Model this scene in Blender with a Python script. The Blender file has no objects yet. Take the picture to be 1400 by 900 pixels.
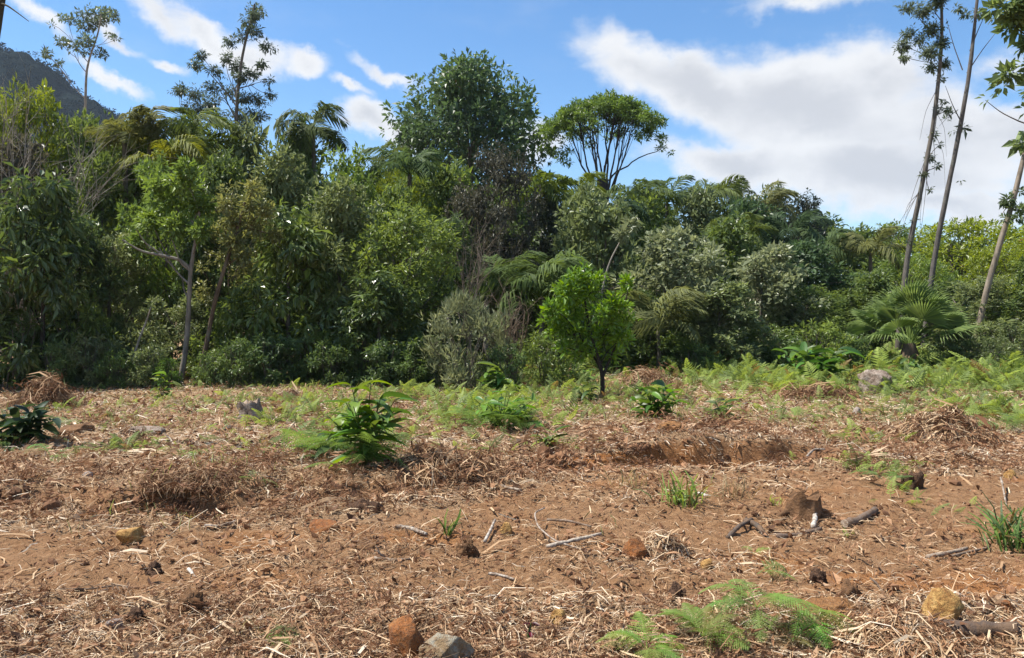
import bpy, bmesh, math, random
import numpy as np
from mathutils import Vector, Matrix
np.seterr(all="ignore")

# ------------------------------------------------------------------ camera, sky, sun
S = bpy.context.scene
COL = S.collection
FPX, CX, HY, EYE = 1100.0, 700.0, 432.0, 1.5      # focal length in photo pixels, centre column, horizon row, eye height
cam_d = bpy.data.cameras.new("camera")
cam = bpy.data.objects.new("camera", cam_d)
COL.objects.link(cam)
cam.location = (0, 0, EYE)
cam.rotation_euler = (math.radians(90), 0, 0)
cam_d.sensor_width = 36.0
cam_d.lens = 36.0 * FPX / 1400.0
cam_d.shift_y = (HY - 450.0) / 1400.0
cam_d.clip_start = 0.05
cam_d.clip_end = 9000
S.camera = cam

SUN_EL, SUN_AZ = math.radians(60), math.radians(-87)   # azimuth clockwise from +Y
sdir = Vector((math.sin(SUN_AZ) * math.cos(SUN_EL), math.cos(SUN_AZ) * math.cos(SUN_EL), math.sin(SUN_EL)))
sun_d = bpy.data.lights.new("sun", 'SUN')
sun_d.energy = 5.0
sun_d.angle = math.radians(0.53)
sun_d.color = (1.0, 0.955, 0.87)
sun = bpy.data.objects.new("sun", sun_d)
COL.objects.link(sun)
sun.rotation_euler = sdir.to_track_quat('Z', 'Y').to_euler()

S.view_settings.view_transform = 'Standard'
S.view_settings.look = 'None'
S.view_settings.exposure = 0.9
S.view_settings.gamma = 1.0
S.cycles.max_bounces = 8
S.cycles.diffuse_bounces = 3
S.cycles.glossy_bounces = 2
S.cycles.transmission_bounces = 4
S.cycles.transparent_max_bounces = 4
S.cycles.caustics_reflective = False
S.cycles.caustics_refractive = False

world = bpy.data.worlds.new("World")
S.world = world
world.use_nodes = True


class NT:
    """small helper round a node tree"""
    def __init__(s, nt):
        s.nt = nt
        nt.nodes.clear()
    def n(s, typ, ins=None, **kw):
        nd = s.nt.nodes.new(typ)
        for k, v in kw.items():
            setattr(nd, k, v)
        for k, v in (ins or {}).items():
            if hasattr(v, 'is_output'):
                s.nt.links.new(v, nd.inputs[k])
            else:
                nd.inputs[k].default_value = v
        return nd
    def m(s, op, a, b=0.0, c=0.0, clamp=False):
        nd = s.n('ShaderNodeMath', {0: a, 1: b, 2: c}, operation=op)
        nd.use_clamp = clamp
        return nd.outputs[0]
    def mix(s, f, a, b, blend='MIX'):
        nd = s.n('ShaderNodeMix', data_type='RGBA', blend_type=blend)
        for k, v in ((0, f), (6, a), (7, b)):
            if hasattr(v, 'is_output'):
                s.nt.links.new(v, nd.inputs[k])
            else:
                nd.inputs[k].default_value = v if k == 0 else (tuple(v) + (1,))[:4]
        return nd.outputs[2]
    def ramp(s, f, stops):
        nd = s.n('ShaderNodeValToRGB', {0: f})
        e = nd.color_ramp.elements
        while len(e) < len(stops):
            e.new(0.5)
        for i, (p, c) in enumerate(stops):
            e[i].position = p
            e[i].color = (tuple(c) + (1,))[:4]
        return nd.outputs[0]
    def rng(s, v, a, b, c=0.0, d=1.0, smooth=True):
        nd = s.n('ShaderNodeMapRange', {0: v, 1: a, 2: b, 3: c, 4: d})
        nd.interpolation_type = 'SMOOTHSTEP' if smooth else 'LINEAR'
        return nd.outputs[0]
    def noise(s, vec, scale, detail=4, rough=0.55, dist=0.0, lac=2.0):
        ins = {'Scale': scale, 'Detail': detail, 'Roughness': rough, 'Distortion': dist, 'Lacunarity': lac}
        if vec is not None:
            ins['Vector'] = vec
        return s.n('ShaderNodeTexNoise', ins).outputs[0]


def build_world():
    t = NT(world.node_tree)
    sky = t.n('ShaderNodeTexSky', sky_type='NISHITA')
    sky.sun_disc = False
    sky.sun_elevation = SUN_EL
    sky.sun_rotation = SUN_AZ
    sky.altitude = 300
    sky.air_density = 1.0
    sky.dust_density = 0.15
    sky.ozone_density = 2.6
    co = t.n('ShaderNodeTexCoord').outputs['Generated']
    xyz = t.n('ShaderNodeSeparateXYZ', {0: co})
    az = t.m('ARCTAN2', xyz.outputs[0], xyz.outputs[1])
    el = t.m('ARCSINE', xyz.outputs[2])
    uv = t.n('ShaderNodeCombineXYZ', {0: az, 1: el}).outputs[0]
    # ragged edges: the direction is pushed about by noise before the cloud masses are measured
    wn = t.n('ShaderNodeTexNoise', {'Vector': uv, 'Scale': 7.0, 'Detail': 6, 'Roughness': 0.62})
    off = t.n('ShaderNodeVectorMath', {0: wn.outputs[1], 1: (0.5, 0.5, 0.5)}, operation='SUBTRACT').outputs[0]
    off = t.n('ShaderNodeVectorMath', {0: off, 3: 0.11}, operation='SCALE').outputs[0]
    uvw = t.n('ShaderNodeVectorMath', {0: uv, 1: off}, operation='ADD').outputs[0]
    # each cloud mass: azimuth/elevation of its middle (degrees), half sizes (degrees), tilt (degrees), weight
    def ang(px, py):
        a = math.atan((px - CX) / FPX)
        return a, math.atan((HY - py) / FPX * math.cos(a))
    masses = []
    for px, py, hw, hh, tilt, w in CLOUDS:
        a, e = ang(px, py)
        masses.append((a, e, hw / FPX, hh / FPX, math.radians(-tilt), w))
    acc = None
    for a, e, hw, hh, tl, w in masses:
        mp = t.n('ShaderNodeMapping', {0: uvw, 1: (a, e, 0), 2: (0, 0, tl), 3: (hw, hh, 1)}, vector_type='TEXTURE')
        ln = t.n('ShaderNodeVectorMath', {0: mp.outputs[0]}, operation='LENGTH').outputs['Value']
        f = t.m('MULTIPLY', t.m('SUBTRACT', 1.15, ln), w)
        acc = f if acc is None else t.m('SMOOTH_MAX', acc, f, 0.25)
    # the rest of the sky carries the same kind of scattered cloud
    gen = t.noise(co, 2.2, 6, 0.6)
    gen = t.rng(gen, 0.46, 0.68, -0.6, 1.0)
    outside = t.m('MAXIMUM', t.rng(t.m('ABSOLUTE', az), 0.62, 0.8), t.rng(el, 0.42, 0.6))
    gen = t.m('ADD', t.m('MULTIPLY', gen, outside), t.m('MULTIPLY', t.m('SUBTRACT', outside, 1.0), 2.0))
    acc = t.m('MAXIMUM', acc, gen)
    mp2 = t.n('ShaderNodeMapping', {0: uv, 2: (0, 0, math.radians(28)), 3: (1.0, 2.2, 1.0)})
    fine = t.noise(mp2.outputs[0], 11.0, 7, 0.6, 0.3)
    fld = t.m('ADD', acc, t.m('MULTIPLY', t.m('SUBTRACT', fine, 0.5), 1.1))
    dens = t.rng(fld, -0.10, 0.72)
    dens = t.m('MULTIPLY', dens, t.rng(el, -0.02, 0.03))
    # thin veil, broad and faint
    veil = t.m('MULTIPLY', t.rng(t.noise(mp2.outputs[0], 3.0, 5, 0.6), 0.48, 0.8), 0.22)
    dens = t.m('MAXIMUM', dens, veil)
    thick = t.rng(t.m('ADD', acc, t.m('MULTIPLY', t.m('SUBTRACT', t.noise(mp2.outputs[0], 6.0, 5, 0.55), 0.5), 2.4)), 0.35, 1.5)
    ccol = t.mix(thick, (5.15, 5.17, 5.22), (3.65, 3.72, 3.92))
    skyc = t.n('ShaderNodeHueSaturation', {'Hue': 0.5, 'Saturation': SKY_SAT, 'Value': SKY_VAL, 'Color': sky.outputs[0]}).outputs[0]
    col = t.mix(t.m('MULTIPLY', dens, 0.97), skyc, ccol)
    bg = t.n('ShaderNodeBackground', {0: col, 1: 0.1})
    t.nt.links.new(bg.outputs[0], t.n('ShaderNodeOutputWorld').inputs[0])


SKY_SAT, SKY_VAL = 1.22, 1.02
CLOUDS = [  # photo column, row of the middle; half width, half height (px); tilt down to the right; weight
    (225, 8, 60, 22, 30, 0.82), (285, 38, 70, 24, 32, 0.98), (345, 72, 50, 24, 20, 0.90), (408, 82, 42, 19, -5, 0.90),
    (478, 112, 30, 11, 28, 0.82), (528, 94, 62, 12, 26, 0.66), (498, 165, 44, 28, 15, 1.07), (535, 190, 50, 26, 30, 0.98),
    (236, 86, 30, 10, 25, 0.74), (150, 100, 55, 12, 24, 0.82), (50, 18, 40, 10, 38, 0.66), (160, 42, 40, 11, 20, 0.66),
    (870, 80, 95, 38, 22, 0.90), (960, 115, 150, 48, 18, 1.30), (1110, 150, 190, 70, 16, 1.50), (1195, 125, 95, 52, 10, 1.10),
    (1010, 222, 130, 34, 8, 1.20), (1190, 238, 205, 48, 8, 1.40), (1300, 190, 110, 50, 40, 1.10), (1385, 195, 70, 40, 10, 1.10),
    (1300, 285, 120, 22, 10, 1.00), (1090, 8, 90, 14, 10, 0.50), (1390, 90, 40, 20, 0, 0.50), (740, 190, 40, 30, 0, 0.70),
]
build_world()

# ------------------------------------------------------------------ helpers: objects
def link(o, parent=None):
    COL.objects.link(o)
    if parent is not None:
        o.parent = parent
    return o


def tag(o, label=None, cat=None, group=None, kind=None):
    if label: o["label"] = label
    if cat: o["category"] = cat
    if group: o["group"] = group
    if kind: o["kind"] = kind
    return o


def thing(name, label, cat, loc=(0, 0, 0), rz=0.0, group=None):
    o = bpy.data.objects.new(name, None)
    o.empty_display_size = 0.1
    o.location = loc
    o.rotation_euler = (0, 0, rz)
    tag(o, label, cat, group)
    return link(o)


def obj(name, me, parent=None, color=None, kind=None, loc=None, rot=None, scale=None):
    o = bpy.data.objects.new(name, me)
    if color: o.color = tuple(color) + (1,)
    if kind: o["kind"] = kind
    if loc is not None: o.location = loc
    if rot is not None: o.rotation_euler = rot
    if scale is not None: o.scale = scale if hasattr(scale, '__len__') else (scale,) * 3
    return link(o, parent)


# ------------------------------------------------------------------ helpers: numpy geometry
class Geo:
    """collects vertices, triangles and quads with a per-vertex tint"""
    def __init__(s):
        s.v, s.t, s.q, s.a, s.n = [], [], [], [], 0
    def add(s, v, t=None, q=None, tint=0.5):
        v = np.asarray(v, dtype=np.float32).reshape(-1, 3)
        if t is not None and len(t): s.t.append(np.asarray(t, dtype=np.int32).reshape(-1, 3) + s.n)
        if q is not None and len(q): s.q.append(np.asarray(q, dtype=np.int32).reshape(-1, 4) + s.n)
        s.v.append(v)
        s.a.append(np.broadcast_to(np.asarray(tint, dtype=np.float32), (len(v),)))
        s.n += len(v)
        return s
    def mesh(s, name, mat, smooth=False, extra=None):
        V = np.concatenate(s.v)
        T = np.concatenate(s.t) if s.t else np.zeros((0, 3), np.int32)
        Q = np.concatenate(s.q) if s.q else np.zeros((0, 4), np.int32)
        me = bpy.data.meshes.new(name)
        me.vertices.add(len(V))
        me.vertices.foreach_set("co", V.ravel())
        li = np.concatenate([T.ravel(), Q.ravel()]).astype(np.int32)
        me.loops.add(len(li))
        me.loops.foreach_set("vertex_index", li)
        nt, nq = len(T), len(Q)
        me.polygons.add(nt + nq)
        st = np.concatenate([np.arange(nt) * 3, nt * 3 + np.arange(nq) * 4]).astype(np.int32)
        me.polygons.foreach_set("loop_start", st)
        me.polygons.foreach_set("use_smooth", np.full(nt + nq, smooth, dtype=bool))
        a = me.attributes.new("tint", 'FLOAT', 'POINT')
        a.data.foreach_set("value", np.concatenate(s.a).astype(np.float32))
        for k, arr in (extra or {}).items():
            e = me.attributes.new(k, 'FLOAT', 'POINT')
            e.data.foreach_set("value", np.asarray(arr, dtype=np.float32))
        if mat is not None: me.materials.append(mat)
        me.update(calc_edges=True)
        return me


def unit(a):
    return a / np.maximum(np.linalg.norm(a, axis=-1, keepdims=True), 1e-9)


def hashn(ix, iy, iz, seed):
    h = (ix.astype(np.uint32) * np.uint32(374761393) + iy.astype(np.uint32) * np.uint32(668265263)
         + iz.astype(np.uint32) * np.uint32(2147483647) + np.uint32(seed * 974711 + 12345))
    h = (h ^ (h >> np.uint32(13))) * np.uint32(1274126177)
    h = h ^ (h >> np.uint32(16))
    return (h & np.uint32(0xffffff)).astype(np.float64) / float(0xffffff)


def vnoise(x, y, z=None, seed=0):
    """value noise 0..1"""
    x = np.asarray(x, float); y = np.asarray(y, float)
    z = np.zeros_like(x) if z is None else np.asarray(z, float)
    fx, fy, fz = np.floor(x), np.floor(y), np.floor(z)
    ix, iy, iz = fx.astype(np.int64), fy.astype(np.int64), fz.astype(np.int64)
    u, v, w = x - fx, y - fy, z - fz
    u, v, w = [k * k * k * (k * (k * 6 - 15) + 10) for k in (u, v, w)]
    out = 0
    for dz in (0, 1):
        if dz and not np.any(w): break
        for dy in (0, 1):
            for dx in (0, 1):
                wt = (u if dx else 1 - u) * (v if dy else 1 - v) * (w if dz else 1 - w)
                out = out + wt * hashn((ix + dx) & 0xffffffff, (iy + dy) & 0xffffffff, (iz + dz) & 0xffffffff, seed)
    return out


def fbm(x, y, z=None, seed=0, octv=4, gain=0.5):
    s, a, t = 0, 1.0, 0
    for k in range(octv):
        f = 2.03 ** k
        s = s + a * (vnoise(x * f + 17 * k, y * f - 9 * k, None if z is None else z * f, seed + k) - 0.5)
        t += a
        a *= gain
    return s / t * 2          # about -1..1


def sstep(x):
    x = np.clip(x, 0, 1)
    return x * x * (3 - 2 * x)


def basis(D, N):
    D = unit(D)
    s = unit(np.cross(D, N))
    u = np.cross(s, D)
    return np.stack([D, s, u], axis=-1)      # columns: along, side, up


def scatter(geo, tv, tt, tq, pos, mats, tint):
    """copies of a template (joined) at pos with 3x3 mats"""
    tv = np.asarray(tv, np.float32)
    n, k = len(pos), len(tv)
    V = np.einsum('nij,kj->nki', mats.astype(np.float32), tv) + pos[:, None, :].astype(np.float32)
    o = (np.arange(n) * k)[:, None, None]
    T = (np.asarray(tt, np.int32)[None] + o).reshape(-1, 3) if tt is not None and len(tt) else None
    Q = (np.asarray(tq, np.int32)[None] + o).reshape(-1, 4) if tq is not None and len(tq) else None
    geo.add(V.reshape(-1, 3), T, Q, np.repeat(np.asarray(tint, np.float32), k))


def tube(geo, pts, rad, sides=6, tint=0.5, rough=0.0, rng=None, cap=False):
    pts = np.asarray(pts, float); m = len(pts)
    rad = np.broadcast_to(np.asarray(rad, float), (m,))
    tg = unit(np.gradient(pts, axis=0))
    ref = np.array([0.31, 0.17, 0.93]) if abs(tg[0, 2]) < 0.9 else np.array([1.0, 0.13, 0.05])
    a = unit(np.cross(tg, ref)); b = np.cross(tg, a)
    th = np.arange(sides) * 2 * math.pi / sides
    rr = rad[:, None] * np.ones(sides)
    if rough and rng is not None: rr = rr * (1 + rough * rng.standard_normal(rr.shape))
    V = pts[:, None] + rr[..., None] * (np.cos(th)[None, :, None] * a[:, None] + np.sin(th)[None, :, None] * b[:, None])
    i = np.arange(m - 1)[:, None] * sides; j = np.arange(sides)[None]; j2 = (j + 1) % sides
    Q = np.stack([i + j, i + j2, i + sides + j2, i + sides + j], -1).reshape(-1, 4)
    V = V.reshape(-1, 3); T = None
    if cap:
        V = np.concatenate([V, pts[:1], pts[-1:]])
        c0, c1 = m * sides, m * sides + 1; jj = np.arange(sides); k2 = (jj + 1) % sides; e = (m - 1) * sides
        T = np.concatenate([np.stack([np.full(sides, c0), k2, jj], -1), np.stack([np.full(sides, c1), e + jj, e + k2], -1)])
    geo.add(V, T, Q, tint)


def bez(p0, p1, p2, n):
    t = np.linspace(0, 1, n)[:, None]
    return (1 - t) ** 2 * np.asarray(p0) + 2 * t * (1 - t) * np.asarray(p1) + t * t * np.asarray(p2)


# ------------------------------------------------------------------ materials
MATS = {}
def material(name):
    m = bpy.data.materials.new(name)
    m.use_nodes = True
    MATS[name] = m
    return m, NT(m.node_tree)


def out(t, shader, disp=None):
    o = t.n('ShaderNodeOutputMaterial')
    t.nt.links.new(shader, o.inputs[0])


def leaf_material(name, rough=0.42, trans=0.38, spec=0.45, dead=0.02):
    """leaf colour comes from the object's colour, varied leaf by leaf"""
    m, t = material(name)
    base = t.n('ShaderNodeObjectInfo').outputs['Color']
    ti = t.n('ShaderNodeAttribute', attribute_name='tint').outputs['Fac']
    hs = t.n('ShaderNodeHueSaturation', {'Hue': t.rng(ti, 0, 1, 0.515, 0.485, False), 'Saturation': t.rng(ti, 0, 1, 0.9, 1.08, False),
                                         'Value': t.rng(ti, 0, 1, 0.55, 1.6, False), 'Color': base}).outputs[0]
    if dead:
        hs = t.mix(t.m('GREATER_THAN', ti, 1.0 - dead), hs, (0.22, 0.15, 0.05))
    p = t.n('ShaderNodeBsdfPrincipled', {'Base Color': hs, 'Roughness': rough, 'Specular IOR Level': spec})
    tcol = t.n('ShaderNodeHueSaturation', {'Hue': 0.485, 'Saturation': 1.12, 'Value': 1.5, 'Color': hs}).outputs[0]
    tr = t.n('ShaderNodeBsdfTranslucent', {'Color': tcol})
    mx = t.n('ShaderNodeMixShader', {0: trans, 1: p.outputs[0], 2: tr.outputs[0]})
    out(t, mx.outputs[0])
    return m


M_LEAF = leaf_material("leaf", 0.42, 0.38, 0.42)
M_GLOSS = leaf_material("glossy_leaf", 0.30, 0.34, 0.55)
M_FERN = leaf_material("fern_frond", 0.55, 0.42, 0.3, 0.11)
M_FAR = leaf_material("far_leaf", 0.95, 0.15, 0.0, 0)
M_PALM = leaf_material("palm_leaf", 0.6, 0.38, 0.15, 0)


def bark_material():
    m, t = material("bark")
    co = t.n('ShaderNodeTexCoord').outputs['Object']
    base = t.n('ShaderNodeObjectInfo').outputs['Color']
    mp = t.n('ShaderNodeMapping', {0: co, 3: (1, 1, 0.25)}).outputs[0]
    n1 = t.noise(mp, 9, 5, 0.65)
    n2 = t.noise(co, 2.2, 4, 0.6)
    c = t.mix(t.rng(n1, 0.3, 0.7), t.mix(0.6, base, (0.02, 0.016, 0.012)), base)
    c = t.mix(t.rng(n2, 0.55, 0.7, 0, 0.55), c, (0.20, 0.21, 0.17))
    bp = t.n('ShaderNodeBump', {'Strength': 0.6, 'Distance': 0.03, 'Height': n1})
    p = t.n('ShaderNodeBsdfPrincipled', {'Base Color': c, 'Roughness': 0.85, 'Specular IOR Level': 0.2, 'Normal': bp.outputs[0]})
    out(t, p.outputs[0])
    return m


def litter_material(name, stops, rough=0.75, trans=0.12):
    m, t = material(name)
    ti = t.n('ShaderNodeAttribute', attribute_name='tint').outputs['Fac']
    c = t.ramp(ti, stops)
    p = t.n('ShaderNodeBsdfPrincipled', {'Base Color': c, 'Roughness': rough, 'Specular IOR Level': 0.25})
    tr = t.n('ShaderNodeBsdfTranslucent', {'Color': c})
    out(t, t.n('ShaderNodeMixShader', {0: trans, 1: p.outputs[0], 2: tr.outputs[0]}).outputs[0])
    return m


M_BARK = bark_material()
M_STRAW = litter_material("dry_straw", [(0, (0.07, 0.036, 0.018)), (0.22, (0.22, 0.118, 0.058)), (0.5, (0.41, 0.265, 0.145)), (0.8, (0.56, 0.42, 0.27)), (1, (0.66, 0.56, 0.43))])
M_DEADLEAF = litter_material("dead_leaf", [(0, (0.06, 0.03, 0.017)), (0.3, (0.20, 0.095, 0.046)), (0.65, (0.38, 0.21, 0.11)), (1, (0.52, 0.385, 0.255))], 0.7, 0.2)
M_CLOD = litter_material("soil_clod", [(0, (0.07, 0.034, 0.018)), (0.5, (0.19, 0.095, 0.048)), (0.85, (0.29, 0.155, 0.08)), (1, (0.42, 0.17, 0.05))], 0.95, 0.0)


def soil_material():
    m, t = material("soil")
    co = t.n('ShaderNodeTexCoord').outputs['Object']
    mul = t.n('ShaderNodeAttribute', attribute_name='mulch').outputs['Fac']
    gr = t.n('ShaderNodeAttribute', attribute_name='green').outputs['Fac']
    og = t.n('ShaderNodeAttribute', attribute_name='orange').outputs['Fac']
    st = t.n('ShaderNodeMapping', {0: co, 3: (0.45, 1, 1)}).outputs[0]
    n1 = t.noise(st, 2.3, 6, 0.62)
    n2 = t.noise(co, 14, 6, 0.68)
    n3 = t.noise(co, 75, 4, 0.7)
    soil = t.ramp(n2, [(0.22, (0.105, 0.050, 0.024)), (0.45, (0.25, 0.135, 0.066)), (0.75, (0.36, 0.215, 0.115))])
    soil = t.mix(t.rng(n1, 0.45, 0.72, 0, 0.5), soil, (0.32, 0.185, 0.10))
    soil = t.mix(og, soil, t.ramp(n2, [(0.3, (0.24, 0.085, 0.025)), (0.7, (0.44, 0.19, 0.06))]))
    mulc = t.ramp(n3, [(0.28, (0.12, 0.062, 0.032)), (0.46, (0.28, 0.168, 0.09)), (0.7, (0.46, 0.32, 0.195))])
    c = t.mix(t.rng(t.m('ADD', mul, t.m('MULTIPLY', t.m('SUBTRACT', n2, 0.5), 0.8)), 0.3, 0.7), soil, mulc)
    c = t.mix(t.rng(t.m('ADD', gr, t.m('MULTIPLY', t.m('SUBTRACT', n2, 0.5), 0.9)), 0.35, 0.75, 0, 0.75), c, (0.11, 0.15, 0.04))
    h = t.m('ADD', t.m('MULTIPLY', n2, 0.6), t.m('MULTIPLY', n3, 0.25))
    bp = t.n('ShaderNodeBump', {'Strength': 1.0, 'Distance': 0.09, 'Height': h})
    p = t.n('ShaderNodeBsdfPrincipled', {'Base Color': c, 'Roughness': 0.95, 'Specular IOR Level': 0.1, 'Normal': bp.outputs[0]})
    out(t, p.outputs[0])
    return m


def rock_material(name, stops, scale=6.0, dirt=(0.16, 0.09, 0.05), bump=0.03):
    m, t = material(name)
    co = t.n('ShaderNodeTexCoord').outputs['Object']
    n1 = t.noise(co, scale, 6, 0.65, 0.4)
    n2 = t.noise(co, scale * 5, 5, 0.7)
    c = t.ramp(n1, stops)
    c = t.mix(t.rng(n2, 0.46, 0.64, 0, 0.75), c, dirt)
    bp = t.n('ShaderNodeBump', {'Strength': 1.0, 'Distance': bump, 'Height': t.m('ADD', n1, t.m('MULTIPLY', n2, 0.7))})
    p = t.n('ShaderNodeBsdfPrincipled', {'Base Color': c, 'Roughness': 0.9, 'Specular IOR Level': 0.2, 'Normal': bp.outputs[0]})
    out(t, p.outputs[0])
    return m


def stick_material():
    m, t = material("dry_wood")
    co = t.n('ShaderNodeTexCoord').outputs['Object']
    base = t.n('ShaderNodeObjectInfo').outputs['Color']
    n1 = t.noise(co, 38, 5, 0.7, 0.5)
    n2 = t.noise(co, 9, 4, 0.6)
    c = t.mix(t.rng(n1, 0.42, 0.66, 0, 0.75), base, (0.12, 0.07, 0.04))
    c = t.mix(t.rng(n2, 0.5, 0.62, 0, 0.7), c, (0.16, 0.10, 0.06))
    bp = t.n('ShaderNodeBump', {'Strength': 0.8, 'Distance': 0.012, 'Height': n1})
    p = t.n('ShaderNodeBsdfPrincipled', {'Base Color': c, 'Roughness': 0.85, 'Specular IOR Level': 0.2, 'Normal': bp.outputs[0]})
    out(t, p.outputs[0])
    return m


M_STICK = stick_material()
M_SOIL = soil_material()
M_ROCK_ORANGE = rock_material("orange_rock", [(0.3, (0.12, 0.045, 0.02)), (0.5, (0.29, 0.11, 0.035)), (0.7, (0.40, 0.19, 0.07))], 12, (.20, .11, .06))
M_ROCK_YELLOW = rock_material("yellow_rock", [(0.3, (0.22, 0.105, 0.035)), (0.5, (0.42, 0.25, 0.085)), (0.7, (0.55, 0.40, 0.18))], 9, (0.25, 0.11, 0.035))
M_ROCK_GREY = rock_material("grey_rock", [(0.3, (0.15, 0.10, 0.055)), (0.44, (0.24, 0.165, 0.09)), (0.54, (0.31, 0.29, 0.23)), (0.7, (0.33, 0.20, 0.085))], 9, (.20, .125, .07))
M_ROCK_PALE = rock_material("pale_rock", [(0.3, (0.25, 0.20, 0.17)), (0.7, (0.48, 0.42, 0.37))], 7)
M_WOOD = rock_material("rotten_wood", [(0.3, (0.07, 0.04, 0.022)), (0.55, (0.20, 0.105, 0.05)), (0.75, (0.33, 0.19, 0.10))], 9)
M_CUT = rock_material("cut_wood", [(0.3, (0.28, 0.20, 0.14)), (0.7, (0.46, 0.37, 0.28))], 12)


# ------------------------------------------------------------------ ground
BX = [-9, -5, -2.6, -1.0, -0.2, 0.6, 1.3, 2.6, 3.2, 6, 12]
BY = [6.3, 6.3, 6.35, 6.6, 7.2, 7.9, 8.15, 8.2, 8.5, 8.3, 8.3]
BHX = [-9, -4, -2.6, -1.5, 0.0, 0.7, 1.3, 1.8, 2.6, 3.0, 3.6, 8]
BHH = [.04, .05, .085, .085, .05, .06, .08, .12, .13, .07, .03, .03]


def H(x, y, fine=True):
    x = np.asarray(x, float); y = np.asarray(y, float)
    near = 1 - sstep((y - 30) / 30)
    r = np.hypot(x, y)
    h = 0.10 * fbm(x / 5.5, y / 4.0, seed=3, octv=3) * (0.4 + 0.6 * sstep((y - 3) / 6))
    wob = 0.55 * fbm(x / 0.9, y / 3.0, seed=11, octv=2) + 0.05 * fbm(x / 0.16, y / 0.14, seed=12, octv=3)
    d = y - np.interp(x, BX, BY) - wob * 0.6
    bh = np.interp(x, BHX, BHH) * (0.15 + 1.4 * sstep(vnoise(x / 0.6, y / 5, seed=15) * 1.5 - .2))
    h = h + bh * 1.15 * sstep((d + 0.08) / 0.17) * (1 - 0.75 * sstep(d / 2.5))
    h = h - (0.6 + .5 * np.exp(-((x - 2.1) / .7) ** 2)) * bh * np.exp(-((d + 0.16) / 0.18) ** 2)
    if fine:
        rough = 0.62 + 0.38 * mulch(x, y)
        f = 0.040 * fbm(x / 0.42, y / 0.30, seed=21, octv=5, gain=0.6)
        rg = 1 - np.abs(fbm(x / 0.23, y / 0.17, seed=31, octv=3))
        f = f + 0.035 * (rg ** 3 - 0.5)
        f = f + 0.020 * fbm(x / 1.1, y / 0.08, seed=41, octv=3) * (1 - mulch(x, y))
        h = h + f * rough * (0.5 + 0.5 * near)
    return h


def mulch(x, y):
    """1 where straw and dead fern cover the soil, 0 on the bare wheel tracks"""
    yb = np.interp(x, BX, BY)
    n = fbm(x / 1.1, y / 0.5, seed=51, octv=4)
    tr = sstep((y - 4.15) / 0.35) * (1 - sstep((y - (yb - 0.95)) / 0.35))          # the track
    tr2 = np.exp(-((y - np.minimum(yb - 0.35, 7.4)) / 0.3) ** 2) * sstep((x - 0.2) / 0.6) * (1 - sstep((x - 3.2) / 1.2))
    m = 1 - 0.85 * np.maximum(tr, tr2) + 0.55 * n
    return np.clip(m, 0, 1)


def green(x, y):
    n = fbm(x / 1.4, y / 1.0, seed=61, octv=4)
    px = x / np.maximum(y, 0.1) * FPX + CX
    g = sstep((y - 8.5) / 4) * 0.55 + sstep((y - 14) / 4) * sstep((px - 450) / 250) * 0.55 + sstep((px - 1080) / 200) * sstep((y - 10.5) / 3) * 0.35
    return np.clip(g * 0.9 + 0.55 * n - 0.12, 0, 1) * (1 - sstep((y - 45) / 10) * 0.0)


def build_ground():
    angs = np.concatenate([np.linspace(-180, -46, 40)[:-1], np.linspace(-46, 46, 640), np.linspace(46, 180, 40)[1:-1]])
    angs = np.radians(angs)
    rs = np.concatenate([np.linspace(0.35, 2.7, 14)[:-1], np.exp(np.linspace(math.log(2.7), math.log(5.7), 140))[:-1], np.linspace(5.7, 9.2, 210)[:-1], np.exp(np.linspace(math.log(9.2), math.log(22), 130)),
                         np.exp(np.linspace(math.log(22), math.log(1600), 40))[1:]])
    A, R = np.meshgrid(angs, rs)
    X, Y = R * np.sin(A), R * np.cos(A)
    Z = H(X, Y)
    Z = np.where(R > 60, Z * np.clip(1 - (R - 60) / 200, 0, 1), Z)
    nr, na = A.shape
    i = np.arange(nr - 1)[:, None] * na; j = np.arange(na)[None]; j2 = (j + 1) % na
    Q = np.stack([i + j, i + j2, i + na + j2, i + na + j], -1).reshape(-1, 4)
    V = np.stack([X, Y, Z], -1).reshape(-1, 3)
    c = len(V)
    V = np.concatenate([V, [[0, 0, float(H(0.0, 0.01))]]])
    jj = np.arange(na)
    T = np.stack([np.full(na, c), jj, (jj + 1) % na], -1)
    T = T[:, [0, 2, 1]]
    g = Geo().add(V, T, Q, 0.5)
    x, y = V[:, 0], V[:, 1]
    yb = np.interp(x, BX, BY)
    wob = 0.55 * fbm(x / 0.9, y / 3.0, seed=11, octv=2)
    dd = y - yb - .6 * wob
    face = np.exp(-((dd + .03) / .13) ** 2) * sstep((np.interp(x, BX, BY) - 6.2) / .1) * (np.abs(x) < 5)
    og = sstep(fbm(x / 0.8, y / 0.5, seed=71, octv=3) * 1.6 - 0.25) * 0.6
    og = np.maximum(og, 0.8 * np.exp(-((y - yb + 0.1) / 0.28) ** 2) * sstep((x - 0.1) / 0.5) * (1 - sstep((x - 2.9) / 0.6)))
    me = g.mesh("ground", M_SOIL, True, {"mulch": mulch(x, y) * (1 - .95 * face), "green": green(x, y), "orange": og})
    return tag(obj("ground", me), kind="structure")


GROUND = build_ground()


def gp(px, py):
    """the spot on the ground seen at a photo pixel"""
    d = EYE * FPX / (py - HY)
    for _ in range(6):
        z = float(H((px - CX) / FPX * d, d, False))
        d = (EYE - z) * FPX / (py - HY)
    x = (px - CX) / FPX * d
    return Vector((x, d, float(H(x, d, False))))


def at(px, d, sink=0.0):
    x = (px - CX) / FPX * d
    return Vector((x, d, float(H(x, d, False)) - sink))


def zat(py, d):
    return EYE + (HY - py) / FPX * d


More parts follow.
